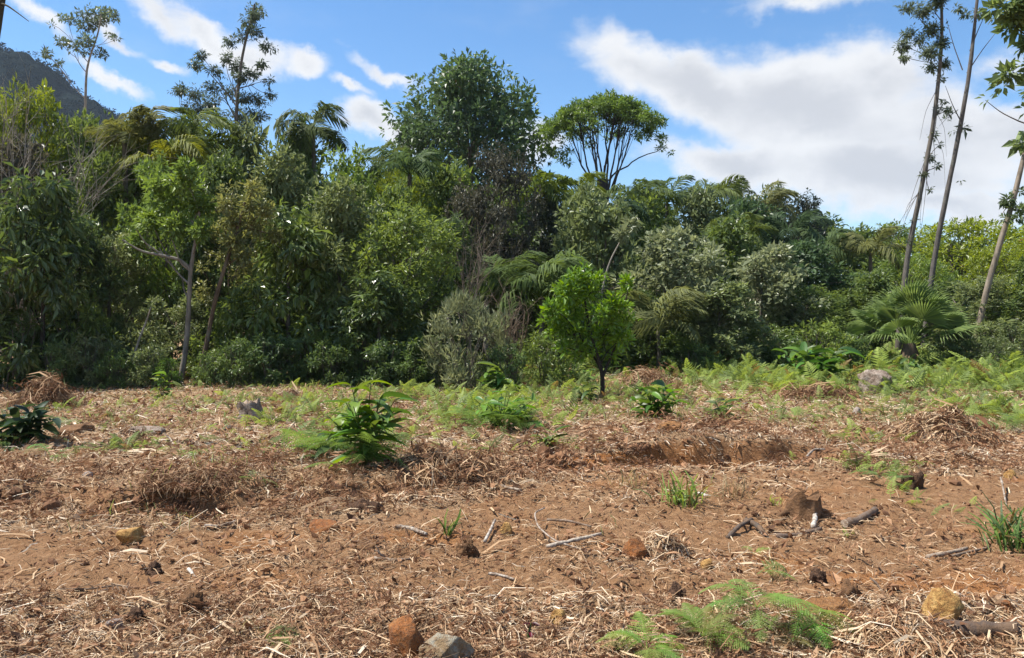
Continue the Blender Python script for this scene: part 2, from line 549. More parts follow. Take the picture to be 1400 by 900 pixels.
# ------------------------------------------------------------------ litter on the ground (nobody could count it)
def spots(rng, n, keep, r0=2.75, r1=21, half=50):
    a = np.radians(rng.uniform(-half, half, n))
    r = np.exp(rng.uniform(math.log(r0), math.log(r1), n))
    x, y = r * np.sin(a), r * np.cos(a)
    k = rng.random(n) < keep(x, y)
    x, y = x[k], y[k]
    return x, y, H(x, y)


def frames(rng, n, tilt, N=None):
    yaw = rng.uniform(0, 2 * math.pi, n)
    pit = rng.standard_normal(n) * tilt
    D = np.stack([np.cos(yaw) * np.cos(pit), np.sin(yaw) * np.cos(pit), np.sin(pit)], -1)
    N = np.array([0, 0, 1.0]) + 0.5 * rng.standard_normal((n, 3))
    return basis(D, N)


def strip(L, W, bend, seg=2, kink=0.0):
    x = np.linspace(-.5, .5, seg + 1)
    z = bend * (0.25 - x ** 2) * 4 * L
    yk = kink * L * np.sin(x * 5)
    w = W * np.array([0.75] + [1] * (seg - 1) + [0.45])
    v = np.concatenate([np.stack([x * L, yk - w / 2, z], -1), np.stack([x * L, yk + w / 2, z + 0.25 * w], -1)])
    n = seg + 1
    q = [(i, i + 1, n + i + 1, n + i) for i in range(seg)]
    return v, None, q


def curl_leaf(L, W, fold, curl):
    v = [(-.5 * L, 0, curl * L), (0, .5 * W, fold * W), (.5 * L, 0, curl * L * 0.7), (0, -.5 * W, fold * W * 0.8), (0, 0, 0)]
    return np.array(v), [(0, 4, 1), (4, 2, 1), (0, 3, 4), (4, 3, 2)], None


def dead_frond(rng, L):
    """crumpled brown fern: a bent stalk with shrivelled side leaves"""
    g = []; t = []
    n = 9; k = 0
    for i in range(n):
        s = (i + 0.5) / n
        p = np.array([(s - .5) * L, 0.06 * L * math.sin(4 * s), 0.10 * L * math.sin(3.1 * s)])
        for sd in (-1, 1):
            l = 0.34 * L * (1 - s) ** 0.6 * rng.uniform(.5, 1.1)
            d = np.array([rng.uniform(-.2, .7), sd, rng.uniform(-.25, .45)]); d /= np.linalg.norm(d)
            e = p + d * l
            mid = p + d * l * .5 + np.array([0, 0, rng.uniform(-.1, .16) * l])
            w = np.array([l * .08, 0, l * .05 * sd])
            g += [p, mid - w, e, mid + w]; t += [(k, k + 1, k + 2), (k, k + 2, k + 3)]; k += 4
    return np.array(g), t, None


def build_litter():
    rng = np.random.default_rng(5)
    g = Geo()
    T = [strip(1, w, b, 2 + (i % 3 == 0), kk) for i, (w, b, kk) in enumerate(((.030, .10, .06), (.040, .14, .0), (.022, -.04, .10), (.05, .08, -.08), (.075, .10, .03), (.030, .22, .09)))]
    x, y, z = spots(rng, 238000, lambda x, y: 0.10 + 0.90 * mulch(x, y))
    n = len(x)
    L = np.exp(rng.normal(math.log(.062), .5, n)) * (0.62 + 0.06 * np.hypot(x, y))
    pale = fbm(x / 0.8, y / 0.5, seed=81, octv=3)
    ti = np.clip(rng.beta(2.1, 1.5, n) + 0.28 * pale - 0.10 * (1 - mulch(x, y)) + .2 * sstep((y - 6.8) / 2.5), 0, 1)
    F = frames(rng, n, 0.22) * L[:, None, None]
    P = np.stack([x, y, z + 0.006 + 0.03 * mulch(x, y) * rng.random(n) ** 2], -1)
    kind = rng.integers(0, len(T), n)
    for i, (v, t, q) in enumerate(T):
        k = kind == i
        scatter(g, v, t, q, P[k], F[k], ti[k])
    # broken stalks, longer and thinner
    x, y, z = spots(rng, 5000, lambda x, y: 0.35 + 0.65 * mulch(x, y))
    n = len(x); v, t, q = strip(1, .013, .05, 3, .03)
    L = np.exp(rng.normal(math.log(.17), .4, n))
    scatter(g, v, t, q, np.stack([x, y, z + .03 + .03 * rng.random(n)], -1), frames(rng, n, .22) * L[:, None, None], np.clip(rng.beta(1.6, 1.9, n), 0, 1))
    tag(obj("straw_litter", g.mesh("straw_litter", M_STRAW)), kind="stuff")

    g = Geo()
    T = [curl_leaf(1, .42, .5, .18), curl_leaf(1, .55, .25, .3), curl_leaf(1, .3, .7, -.05)]
    x, y, z = spots(rng, 60000, lambda x, y: 0.06 + 0.9 * mulch(x, y) ** 1.3)
    n = len(x)
    L = np.exp(rng.normal(math.log(.04), .4, n)) * (0.6 + 0.075 * np.hypot(x, y))
    ti = np.clip(rng.beta(1.6, 1.9, n) + 0.2 * fbm(x / 0.6, y / 0.4, seed=84, octv=3), 0, 1)
    F = frames(rng, n, 0.45) * L[:, None, None]
    P = np.stack([x, y, z + 0.012 + 0.02 * rng.random(n)], -1)
    kind = rng.integers(0, 3, n)
    for i, (v, t, q) in enumerate(T):
        k = kind == i
        scatter(g, v, t, q, P[k], F[k], ti[k])
    # shrivelled fern fronds, thickest along the bank
    T = [dead_frond(rng, 1.0) for _ in range(6)]
    def kf(x, y):
        d = y - np.interp(x, BX, BY)
        return np.clip(0.12 + 0.9 * np.exp(-((d - .45) / .75) ** 2) + 0.5 * (fbm(x / .9, y / .7, seed=87, octv=3) > .12), 0, 1) * mulch(x, y)
    x, y, z = spots(rng, 21000, kf)
    n = len(x)
    L = np.exp(rng.normal(math.log(.20), .35, n)) * np.clip(.05 + 0.13 * np.hypot(x, y), .4, 1.25)
    ti = np.clip(rng.beta(1.9, 2.3, n), 0, 1)
    F = frames(rng, n, 0.5) * L[:, None, None]
    P = np.stack([x, y, z + 0.02 + 0.05 * rng.random(n)], -1)
    kind = rng.integers(0, 6, n)
    for i, (v, t, q) in enumerate(T):
        k = kind == i
        scatter(g, v, t, q, P[k], F[k], ti[k])
    tag(obj("dead_fern_litter", g.mesh("dead_fern_litter", M_DEADLEAF)), kind="stuff")

    # crumbs and clods of soil
    g = Geo()
    ph = (1 + 5 ** .5) / 2
    iv = np.array([(-1, ph, 0), (1, ph, 0), (-1, -ph, 0), (1, -ph, 0), (0, -1, ph), (0, 1, ph), (0, -1, -ph), (0, 1, -ph), (ph, 0, -1), (ph, 0, 1), (-ph, 0, -1), (-ph, 0, 1)]) / 1.9
    it = [(0, 11, 5), (0, 5, 1), (0, 1, 7), (0, 7, 10), (0, 10, 11), (1, 5, 9), (5, 11, 4), (11, 10, 2), (10, 7, 6), (7, 1, 8), (3, 9, 4), (3, 4, 2), (3, 2, 6), (3, 6, 8), (3, 8, 9), (4, 9, 5), (2, 4, 11), (6, 2, 10), (8, 6, 7), (9, 8, 1)]
    T = [iv * rng.uniform(.6, 1.25, (12, 1)) * np.array([1.2, .9, .65]) for _ in range(6)]
    def kc(x, y):
        d = y - np.interp(x, BX, BY)
        return np.clip(0.55 * (1 - mulch(x, y)) + 0.8 * np.exp(-((d + .25) / .3) ** 2) + 0.10 + 0.5 * (fbm(x / .35, y / .22, seed=93, octv=3) > .22), 0, 1)
    x, y, z = spots(rng, 17000, kc, r1=12)
    n = len(x)
    L = np.exp(rng.normal(math.log(.0085), .5, n)) * (0.7 + 0.07 * np.hypot(x, y))
    yb = np.interp(x, BX, BY)
    ti = np.clip(rng.beta(2, 2, n) * .8 + 0.25 * np.exp(-((y - yb) / .4) ** 2) * (x > 0), 0, 1)
    F = frames(rng, n, 0.3) * L[:, None, None]
    P = np.stack([x, y, z + 0.2 * L], -1)
    kind = rng.integers(0, 6, n)
    for i, v in enumerate(T):
        k = kind == i
        scatter(g, v, it, None, P[k], F[k], ti[k])
    # bigger lumps crumbled off the bank and the rut
    T = []
    for i in range(4):
        bm = bmesh.new(); bmesh.ops.create_icosphere(bm, subdivisions=2, radius=1)
        v = np.array([q.co[:] for q in bm.verts]); tt = np.array([[q.index for q in f.verts] for f in bm.faces]); bm.free()
        T.append((v * (1 + .55 * fbm(v[:, 0] * 1.7 + 9 * i, v[:, 1] * 1.7, v[:, 2] * 1.7, seed=60 + i, octv=3, gain=.65))[:, None] * (1.15, .9, .7), tt))
    n = 2600
    x = np.concatenate([rng.uniform(-4.6, 3.4, n // 2), rng.uniform(.2, 3.1, n // 2)])
    y = np.interp(x, BX, BY) - .02 + rng.normal(0, .10, n) + .33 * fbm(x / 0.9, x * 0 + 2, seed=11, octv=2)
    keep = rng.random(n) < np.clip(.15 + 1.2 * fbm(x / .5, y / .4, seed=95, octv=2), .08, 1)
    x, y = x[keep], y[keep]; n = len(x)
    L = np.exp(rng.normal(math.log(.022), .42, n))
    F = frames(rng, n, .6) * L[:, None, None]; P = np.stack([x, y, H(x, y) + .1 * L], -1)
    ti = np.clip(rng.beta(2, 2, n) * .8 + .15 * (x > .2), 0, 1); kind = rng.integers(0, 4, n)
    for i, (v, tt) in enumerate(T):
        k = kind == i
        scatter(g, v, tt, None, P[k], F[k], ti[k])
    tag(obj("soil_clods", g.mesh("soil_clods", M_CLOD)), kind="stuff")


build_litter()


# ------------------------------------------------------------------ ferns and grass
def fern_frond(L, pairs, width, detail=0, rise=0.75, drop=0.75, rng=None, tip=0.0):
    """one frond along +x, arching: returns verts, tris"""
    v, t = [], []
    def rp(s):
        return np.array([L * s * (1 - .12 * s), 0, L * (rise * s - drop * s * s)])
    ns = 10
    ss = np.linspace(0, 1, ns)
    for s in ss:
        p = rp(s); w = 0.006 * L * (1 - .8 * s) + .0015
        v += [p + (0, -w, 0), p + (0, w, 0)]
    for i in range(ns - 1):
        a = 2 * i
        t += [(a, a + 2, a + 1), (a + 1, a + 2, a + 3)]
    for i in range(pairs):
        s = 0.16 + 0.82 * (i + .3) / pairs
        p = rp(s); tg = rp(min(s + .03, 1)) - rp(s - .03); tg /= np.linalg.norm(tg)
        wl = width * L * (1 - ((s - .16) / .86)) ** .75 * (0.75 + .25 * min(1, (s - .1) * 5))
        for sd in (-1, 1):
            d = np.array([0, sd, 0]) + tg * (.45 + .3 * s) + np.array([0, 0, -.18 + (rng.uniform(-.15, .15) if rng is not None else 0)])
            d /= np.linalg.norm(d)
            l = wl * (rng.uniform(.85, 1.1) if rng is not None else 1)
            b = np.cross(d, (0, 0, 1.0)); b /= np.linalg.norm(b)
            if not detail:
                w = max(L * .82 / pairs * .36, .08 * l)
                k = len(v)
                v += [p, p + d * l * .4 + b * w, p + d * l + np.array([0, 0, -.12 * l]), p + d * l * .4 - b * w]
                t += [(k, k + 1, k + 2), (k, k + 2, k + 3)]
            else:
                m = detail
                for j in range(m):
                    u = (j + .2) / m
                    q = p + d * l * u + np.array([0, 0, -.14 * l * u * u])
                    q2 = p + d * l * min(1, u + .9 / m) + np.array([0, 0, -.14 * l * u * u])
                    ll = L * .82 / pairs * .50 * (1 - u) ** .6 + .002
                    for s2 in (-1, 1):
                        e = q + d * ll * .45 + b * s2 * ll + np.array([0, 0, -.15 * ll])
                        k = len(v)
                        v += [q, q2, e]
                        t += [(k, k + 1, k + 2)]
    return np.array(v), np.array(t)


def fan_positions(rng, n, lean=(.1, .9)):
    yaw = rng.uniform(0, 2 * math.pi, n)
    return yaw, rng.uniform(*lean, n)


def up_frames(rng, yaw, pitch, roll=0.25):
    """x axis points out at a pitch, z stays up"""
    D = np.stack([np.cos(yaw) * np.cos(pitch), np.sin(yaw) * np.cos(pitch), np.sin(pitch)], -1)
    N = np.array([0, 0, 1.0]) + roll * rng.standard_normal((len(yaw), 3))
    return basis(D, N)


def build_ground_cover():
    rng = np.random.default_rng(8)
    T = [fern_frond(1, 11, w, 0, .55, .5, rng) for w in (.26, .32, .38, .3)]
    def scat_ferns(x, y, L, g, tint, pitch=(-.1, 1.0), lift=.0):
        n = len(x)
        yaw = rng.uniform(0, 2 * math.pi, n)
        F = up_frames(rng, yaw, rng.uniform(*pitch, n), .35) * L[:, None, None]
        P = np.stack([x, y, H(x, y, False) + lift], -1)
        kind = rng.integers(0, len(T), n)
        for i, (v, t) in enumerate(T):
            k = kind == i
            if k.any(): scatter(g, v, t, None, P[k], F[k], tint[k])
    # low bracken along the edge of the wood, thick on the right
    g = Geo()
    xs, ys, ls = [], [], []
    for px, py, wpx, dep, n, L in FERN_PATCHES:
        c = gp(px, py)
        xs.append(c.x + rng.normal(0, wpx / FPX * c.y * .5, n)); ys.append(c.y + rng.normal(0, dep, n)); ls.append(np.clip(rng.normal(L, L * .25, n), .08, 1.2))
    x, y, L = map(np.concatenate, (xs, ys, ls))
    kp = rng.random(len(x)) < np.clip(.92 + 1.3 * fbm(x / .9, y / .7, seed=97, octv=3), .08, 1)
    x, y, L = x[kp], y[kp], L[kp] * np.clip(1 + .8 * fbm(x[kp] / .6, y[kp] / .6, seed=98, octv=2), .6, 1.5)
    scat_ferns(x, y, L, g, np.clip(rng.normal(.5, .26, len(x)), 0, 1))
    tag(obj("fern_cover", g.mesh("fern_cover", M_FERN), color=(0.19, 0.25, 0.06)), kind="stuff")
    # thin grass and seedlings in the straw
    g = Geo()
    v, t, q = strip(1, .05, .12, 2)
    v = v + np.array([.5, 0, 0])
    def kg(x, y):
        return np.clip(green(x, y) * 1.5 - .15, 0, 1)
    x, y, z = spots(rng, 42000, kg, 5.5, 24)
    n = len(x)
    F = up_frames(rng, rng.uniform(0, 6.28, n), rng.uniform(.35, 1.35, n), .5) * (np.exp(rng.normal(math.log(.11), .35, n)) * (.55 + .045 * y))[:, None, None]
    scatter(g, v, t, q, np.stack([x, y, z], -1), F, rng.random(n))
    tag(obj("grass", g.mesh("grass", M_FERN), color=(0.17, 0.21, 0.06)), kind="stuff")


FERN_PATCHES = [(330, 552, 260, .9, 330, .15), (150, 580, 230, .5, 160, .14), (560, 575, 200, .6, 260, .16), (440, 552, 160, .8, 200, .2), (800, 570, 220, .6, 130, .15), (620, 615, 160, .3, 70, .14),  # photo column, row; spread in px; depth spread m; fronds; frond length m
    (600, 512, 180, 0.9, 390, 0.38), (520, 516, 120, 0.6, 180, 0.34), (760, 506, 150, 1.2, 630, 0.45), (700, 520, 140, 1, 450, 0.43),
    (860, 500, 130, 1.2, 240, 0.43), (1000, 494, 190, 1.6, 930, 0.50), (1010, 520, 90, 1.2, 390, 0.45), (1150, 498, 200, 1.6, 1050, 0.50),
    (1290, 502, 200, 1.6, 1200, 0.50), (1380, 510, 160, 1.4, 930, 0.50), (1330, 532, 190, 1.2, 630, 0.43), (1180, 520, 160, 1, 390, 0.38),
    (690, 552, 90, 0.5, 285, 0.38), (760, 545, 150, 0.7, 285, 0.29), (1390, 570, 90, 0.5, 160, 0.32), (1110, 560, 110, 0.5, 60, 0.24),
    (440, 530, 160, 0.6, 180, 0.25), (470, 575, 130, 0.5, 130, 0.26), (300, 560, 200, 0.6, 90, 0.18), (190, 615, 190, 0.18, 110, 0.20),
    (245, 622, 60, 0.12, 60, 0.18), (1200, 645, 60, 0.2, 70, 0.20), (1160, 600, 60, 0.3, 60, 0.20), (800, 610, 100, 0.3, 20, 0.20), (1260, 690, 60, 0.2, 16, 0.14),
    (1060, 505, 250, 1.4, 390, 0.45), (480, 600, 150, .5, 220, .30), (640, 535, 150, .8, 220, .30), (560, 545, 150, .8, 160, .26), (860, 540, 160, .8, 120, .26), (960, 560, 160, .8, 120, .24), (690, 575, 110, .4, 240, .32), (1330, 560, 160, 1.0, 160, .3), (1130, 535, 150, .8, 260, .34), (390, 550, 120, 0.4, 50, 0.20), (150, 560, 160, 0.5, 50, 0.20),
]
build_ground_cover()


# ------------------------------------------------------------------ trees: crowns of separate leaves on limbs
def rdir(rng, n):
    return unit(rng.standard_normal((n, 3)))


def leaf_cloud(geo, rng, C, R, n, L, asp=.45, droop=.2, flat=.8, shell=.45, squash=.75, fold=.18, ctint=.5, up=.5, ragged=.45, per=7, spread=1.0):
    """n leaves spread over clumps C with radii R (k) ; leaves face outwards and up, tips hang"""
    C = np.asarray(C, float); R = np.asarray(R, float)
    w = R ** 2; k = rng.choice(len(C), n, p=w / w.sum())
    # leaves sit in rosettes at twig ends; the clumps are lumpy
    m = max(1, n // per); k = k[:m]
    d = rdir(rng, m)
    lump = 1 + ragged * (2 * vnoise(d[:, 0] * 2.2 + k * 7.3, d[:, 1] * 2.2 + 3, d[:, 2] * 2.2, seed=9) - 1)
    r = R[k] * (shell + (1 - shell) * rng.random(m) ** .6) * lump
    r = np.where(rng.random(m) < .08, r * 1.3, r)
    T = C[k] + d * r[:, None] * np.array([1, 1, squash])
    rt = rng.random(m)
    n = m * per
    k, d, T, rt = (np.repeat(q, per, axis=0) for q in (k, d, T, rt))
    e = rdir(rng, n)
    P = T + (e * .45 - d * .35 * rng.random((n, 1))) * L * spread
    D = unit(d * .55 + e * .95 + np.array([0, 0, up - droop * 2]))
    N = unit(np.array([0, 0, flat]) + d * .75 + rdir(rng, n) * .45)
    F = basis(D, N)
    Ls = L * np.exp(rng.normal(0, .28, n))
    ct = rng.random(len(C))
    ti = np.clip((1 - ctint) * rng.random(n) + ctint * (.6 * ct[k] + .4 * rt), 0, 1)
    tv = np.array([(0, 0, 0), (.45, asp / 2, fold * asp), (1, 0, -.12), (.45, -asp / 2, fold * asp)])
    scatter(geo, tv, [(0, 1, 2), (0, 2, 3)], None, P, F * Ls[:, None, None], ti)


def limbs(geo, rng, trunk, r0, targets, ngroups=7, sides=5, tip=.012, t0=.25, bow=.18):
    """limbs leave the trunk polyline and fork towards the target points"""
    trunk = np.asarray(trunk, float); targets = np.asarray(targets, float)
    H_ = trunk[-1, 2]
    cen = targets[rng.choice(len(targets), min(ngroups, len(targets)), replace=False)].copy()
    for _ in range(4):
        lab = np.argmin(((targets[:, None] - cen[None]) ** 2).sum(-1), 1)
        for j in range(len(cen)):
            if (lab == j).any(): cen[j] = targets[lab == j].mean(0)
    zs = trunk[:, 2]
    for j in range(len(cen)):
        mem = targets[lab == j]
        if not len(mem): continue
        c = mem.mean(0)
        horiz = np.hypot(*(c[:2] - trunk[-1, :2]))
        za = np.clip(c[2] - horiz * rng.uniform(.7, 1.3), zs[0] + t0 * (zs[-1] - zs[0]), zs[-1])
        a = np.array([np.interp(za, zs, trunk[:, i]) for i in range(3)])
        rl = np.interp(za, zs, np.linspace(r0, r0 * .35, len(zs))) * rng.uniform(.45, .65)
        e = a + (c - a) * .68
        mid = (a + e) / 2 + np.array([0, 0, -.1 * horiz]) + rng.normal(0, bow * .3 * np.linalg.norm(e - a), 3)
        p = bez(a, mid, e, 7)
        tube(geo, p, np.linspace(rl, rl * .5, 7), sides, rng.random())
        for m in mem:
            s = rng.uniform(.5, 1); b = p[int(s * 6)]
            q = bez(b, (b + m) / 2 + rng.normal(0, bow * .5 * np.linalg.norm(m - b), 3), m, 5)
            tube(geo, q, np.linspace(rl * .42, tip, 5), max(3, sides - 1), rng.random())


def profile(kind, t):
    if kind == 'edge': return np.clip(1.05 - .75 * t ** 1.8, 0, 1) * (0.75 + .25 * np.minimum(1, t * 6))
    if kind == 'round': return np.sqrt(np.clip(1 - ((t - .48) / .54) ** 2, 0, 1))
    if kind == 'dome': return np.sqrt(np.clip(1 - (np.maximum(t - .2, 0) / .82) ** 2, 0, 1)) * (.8 + .2 * np.minimum(1, t * 5))
    if kind == 'broad': return np.clip(1 - np.abs((t - .45) / .6) ** 2.8, 0, 1) ** .5
    if kind == 'col': return np.sqrt(np.clip(1 - ((t - .45) / .6) ** 4, 0, 1))
    return np.ones_like(t)


def tree_meshes(name, seed, Ht, W, z0, kind, nclump, cr, nleaf, L, mat, r0=.09, stems=1, lean=0.0, **kw):
    rng = np.random.default_rng(seed)
    u = (np.arange(nclump) + rng.random(nclump)) / nclump
    t = u ** .9
    rng.shuffle(t)
    phi = np.arange(nclump) * 2.39996 + rng.uniform(0, .9, nclump)
    rad = profile(kind, t) * W / 2 * np.where(rng.random(nclump) < .75, rng.uniform(.68, 1.0, nclump), rng.uniform(.1, .6, nclump))
    R = cr * W / 2 * rng.uniform(.6, 1.35, nclump)
    z = z0 * Ht + t * (1 - z0) * Ht - R * .45 * t
    C = np.stack([rad * np.cos(phi), rad * np.sin(phi), np.maximum(z, R * .4)], -1)
    C[:, 0] += lean * C[:, 2]
    g = Geo()
    leaf_cloud(g, rng, C, R, nleaf, L, **kw)
    crown = g.mesh(name + "_crown", mat)
    b = Geo()
    for s in range(stems):
        o = np.array([0, 0, 0.]) if stems == 1 else np.append(rng.normal(0, .06 * W, 2), 0)
        top = np.array([lean * Ht * .8, 0, Ht * .8]) + (np.append(rng.normal(0, .16 * W, 2), 0) if stems > 1 else np.append(rng.normal(0, .04 * W, 2), 0))
        tr = bez(o - (0, 0, .15), o * .7 + top * .3 + np.append(rng.normal(0, .05 * Ht, 2), 0), top, 9)
        tube(b, tr, r0 * np.linspace(1.15, .3, 9) ** .9, 7, .5)
        limbs(b, rng, tr, r0 * .9, C[s::stems], max(3, nclump // (4 * stems)), t0=.12)
    trunk = b.mesh(name + "_trunk", M_BARK, True)
    return dict(crown=crown, trunk=trunk, H=Ht, W=W * (1 + cr * .35))


V = {}
def variants():
    T = tree_meshes
    V['dense'] = [T("dense", 11 + i, 4.6, 2.9, .06, 'edge', 58, .29, 8000, .145, M_LEAF, droop=.25) for i in range(3)]
    V['gloss'] = [T("gloss", 21 + i, 4.6, 2.8, .05, 'edge', 54, .28, 5600, .20, M_GLOSS, .07, asp=.36, droop=.55, up=.3, flat=.6) for i in range(2)]
    V['silver'] = [T("silver", 31 + i, 4.2, 3.4, .08, 'edge', 64, .23, 7000, .15, M_LEAF, .07, asp=.55, droop=.1, flat=1.1, ctint=.65, ragged=.5) for i in range(2)]
    V['fine'] = [T("fine", 41 + i, 4, 2.4, .08, 'edge', 64, .24, 9000, .095, M_LEAF, .06, 2, asp=.4, droop=.3, ragged=.6) for i in range(2)]
    V['airy'] = [T("airy", 51 + i, 5, 2.2, .32, 'col', 50, .22, 3800, .10, M_LEAF, .055, 1, asp=.42, droop=.3, ragged=.7, shell=.2) for i in range(2)]
    V['lolly'] = [T("lolly", 61 + i, 5.5, 3.0, .30, 'round', 52, .29, 7500, .14, M_LEAF, .10, asp=.45) for i in range(2)]
    V['layer'] = [T("layer", 71 + i, 7, 9, .18, 'dome', 120, .16, 13000, .20, M_LEAF, .2, asp=.42, squash=.42, flat=1.6, ctint=.5, droop=.1) for i in range(2)]
    V['shrub'] = [T("shrub", 81 + i, 1.7, 1.9, .0, 'round', 30, .30, 2600, .12, M_LEAF, .022, 5, asp=.38, droop=.3, shell=.2) for i in range(2)]
    V['lance'] = [T("lance", 86, 1.8, 1.9, .0, 'round', 50, .24, 3600, .125, M_LEAF, .02, 7, asp=.22, droop=-.1, shell=.1, up=.8)]
    V['great'] = [T("great", 91, 15, 10.0, .10, 'broad', 150, .25, 36000, .29, M_LEAF, .38, asp=.5, droop=.25, ragged=.5, shell=.6)]
    V['dusk'] = [T("dusk", 93, 8, 4.2, .1, 'col', 76, .28, 11500, .16, M_LEAF, .11, asp=.5, droop=.35, shell=.3)]


variants()

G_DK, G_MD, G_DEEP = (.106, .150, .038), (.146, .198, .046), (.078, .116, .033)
G_YEL, G_LIME, G_OLV = (.180, .225, .030), (.140, .205, .044), (.150, .182, .070)
G_SIL, G_SIL2, G_TEAL = (.180, .205, .105), (.140, .175, .070), (.062, .105, .042)
G_GOLD, G_PALE, G_DUSK = (.165, .175, .058), (.185, .205, .105), (.056, .055, .034)
B_GREY, B_BRN, B_PALE, B_DARK = (.17, .145, .115), (.12, .085, .06), (.34, .30, .25), (.06, .048, .038)
_used = {}


def tree(px, d, top, wpx, kind, col, label, cat='tree', name=None, group=None, bark=B_GREY, rz=None, base=None, vi=None):
    """a tree whose trunk stands at depth d under photo column px, with its top at photo row TOP and a crown WPX wide"""
    vs = V[kind]
    i = _used.get(kind, 0); _used[kind] = i + 1
    v = vs[i % len(vs)] if vi is None else vs[vi]
    p = at(px, d, .02)
    h = zat(top, d) - p.z
    w = wpx / FPX * d
    o = thing(name or {'shrub': 'shrub', 'lance': 'shrub'}.get(kind, 'tree'), label, cat, p, (i * 2.1 + 0.7) if rz is None else rz, group)
    sc = (w / v['W'], w / v['W'], h / v['H'])
    obj('trunk', v['trunk'], o, bark, scale=sc)
    obj('crown', v['crown'], o, col, 'stuff', scale=sc)
    return o


UNDER = [(75, 16.5, 468, 70, 'shrub', (.10, .15, .05), "light green small bush right of the left straw heap's top"), (128, 16.7, 455, 80, 'shrub', (.12, .15, .06), "pale olive undergrowth bush left of the thin pale stem"),
         (160, 16.5, 480, 60, 'shrub', (.10, .155, .045), "low green undergrowth just left of the thin pale stem"), (205, 16.6, 470, 70, 'shrub', (.125, .16, .06), "greyish undergrowth bush between the thin stem and the forked trunk"),
         (228, 16.6, 490, 44, 'shrub', (.11, .19, .04), "fresh green low bush touching the forked trunk's left side"), (290, 16.5, 478, 60, 'shrub', (.11, .16, .045), "green undergrowth right of the leaning brown trunk"),
         (325, 16.7, 462, 80, 'shrub', (.09, .135, .04), "mid green undergrowth bush below the golden leaves"), (370, 16.8, 455, 90, 'shrub', (.075, .12, .038), "dark leafy undergrowth under the large-leaved glossy tree's left"),
         (455, 16.9, 465, 80, 'shrub', (.085, .13, .04), "undergrowth bush under the large-leaved glossy tree's right"), (525, 16.8, 462, 80, 'shrub', (.08, .125, .04), "undergrowth bush in front of the low dark glossy tree"),
         (560, 16.7, 480, 60, 'shrub', (.10, .155, .045), "low green bush left of the pale grey-green bush"), (690, 16.4, 470, 70, 'shrub', (.10, .15, .05), "low green bush at the foot of the dead brushwood"),
         (945, 20.5, 470, 90, 'shrub', (.09, .14, .045), "low bush behind the arching fern at the forest edge"), (1005, 21.5, 462, 90, 'shrub', (.10, .14, .055), "low olive bush above the bracken, right of the arching fern"),
         (1075, 22.0, 460, 80, 'shrub', (.085, .135, .04), "low bush behind the lush dark-leaved weed"), (1165, 22.5, 455, 80, 'shrub', (.08, .125, .04), "low bush at the fan palm's left side"),
         (1310, 22.5, 450, 80, 'shrub', (.085, .12, .045), "low bush between the fan palm and the leaning trunk"), (1355, 21.5, 458, 70, 'shrub', (.11, .14, .05), "low bush right beside the leaning trunk's foot"),
         (430, 19.5, 330, 120, 'dense', (.095, .14, .045), "mid green tree squeezed between the two glossy trees"), (285, 19.6, 300, 110, 'dense', (.085, .13, .042), "mid green tree behind the forked trunk"),
         (110, 18.6, 300, 130, 'dense', (.085, .125, .045), "mid green tree between the dark glossy tree and the grey-olive one"), (600, 19.4, 380, 90, 'dense', (.07, .11, .038), "dark green tree closing the hollow left of the pale bush")]
BACK = ["deep green crown peeping over the left border trees", "deep green crown behind the yellow-green domed crowns", "deep green crown behind the upper left palms", "deep green crown behind the foot of the gappy tree",
        "deep green crown behind the palm with long drooping fronds", "deep green crown below the small spiky palm", "deep green crown under the great dark tree's left side", "deep green crown under the great dark tree's right side",
        "deep green crown at the foot of the umbrella tree", "deep green crown right of the umbrella tree", "deep green crown behind the spiky upright palm", "deep green crown behind the dark upright tree",
        "deep green crown behind the left one of the twin trunks", "deep green crown behind the wide layered canopy", "deep green crown beyond the leaning trunk at the right border", "deep green crown behind the leafless brownish tree",
        "deep green crown between the umbrella tree and the silvery trees", "deep green crown between the silvery trees and the ridge palms"]


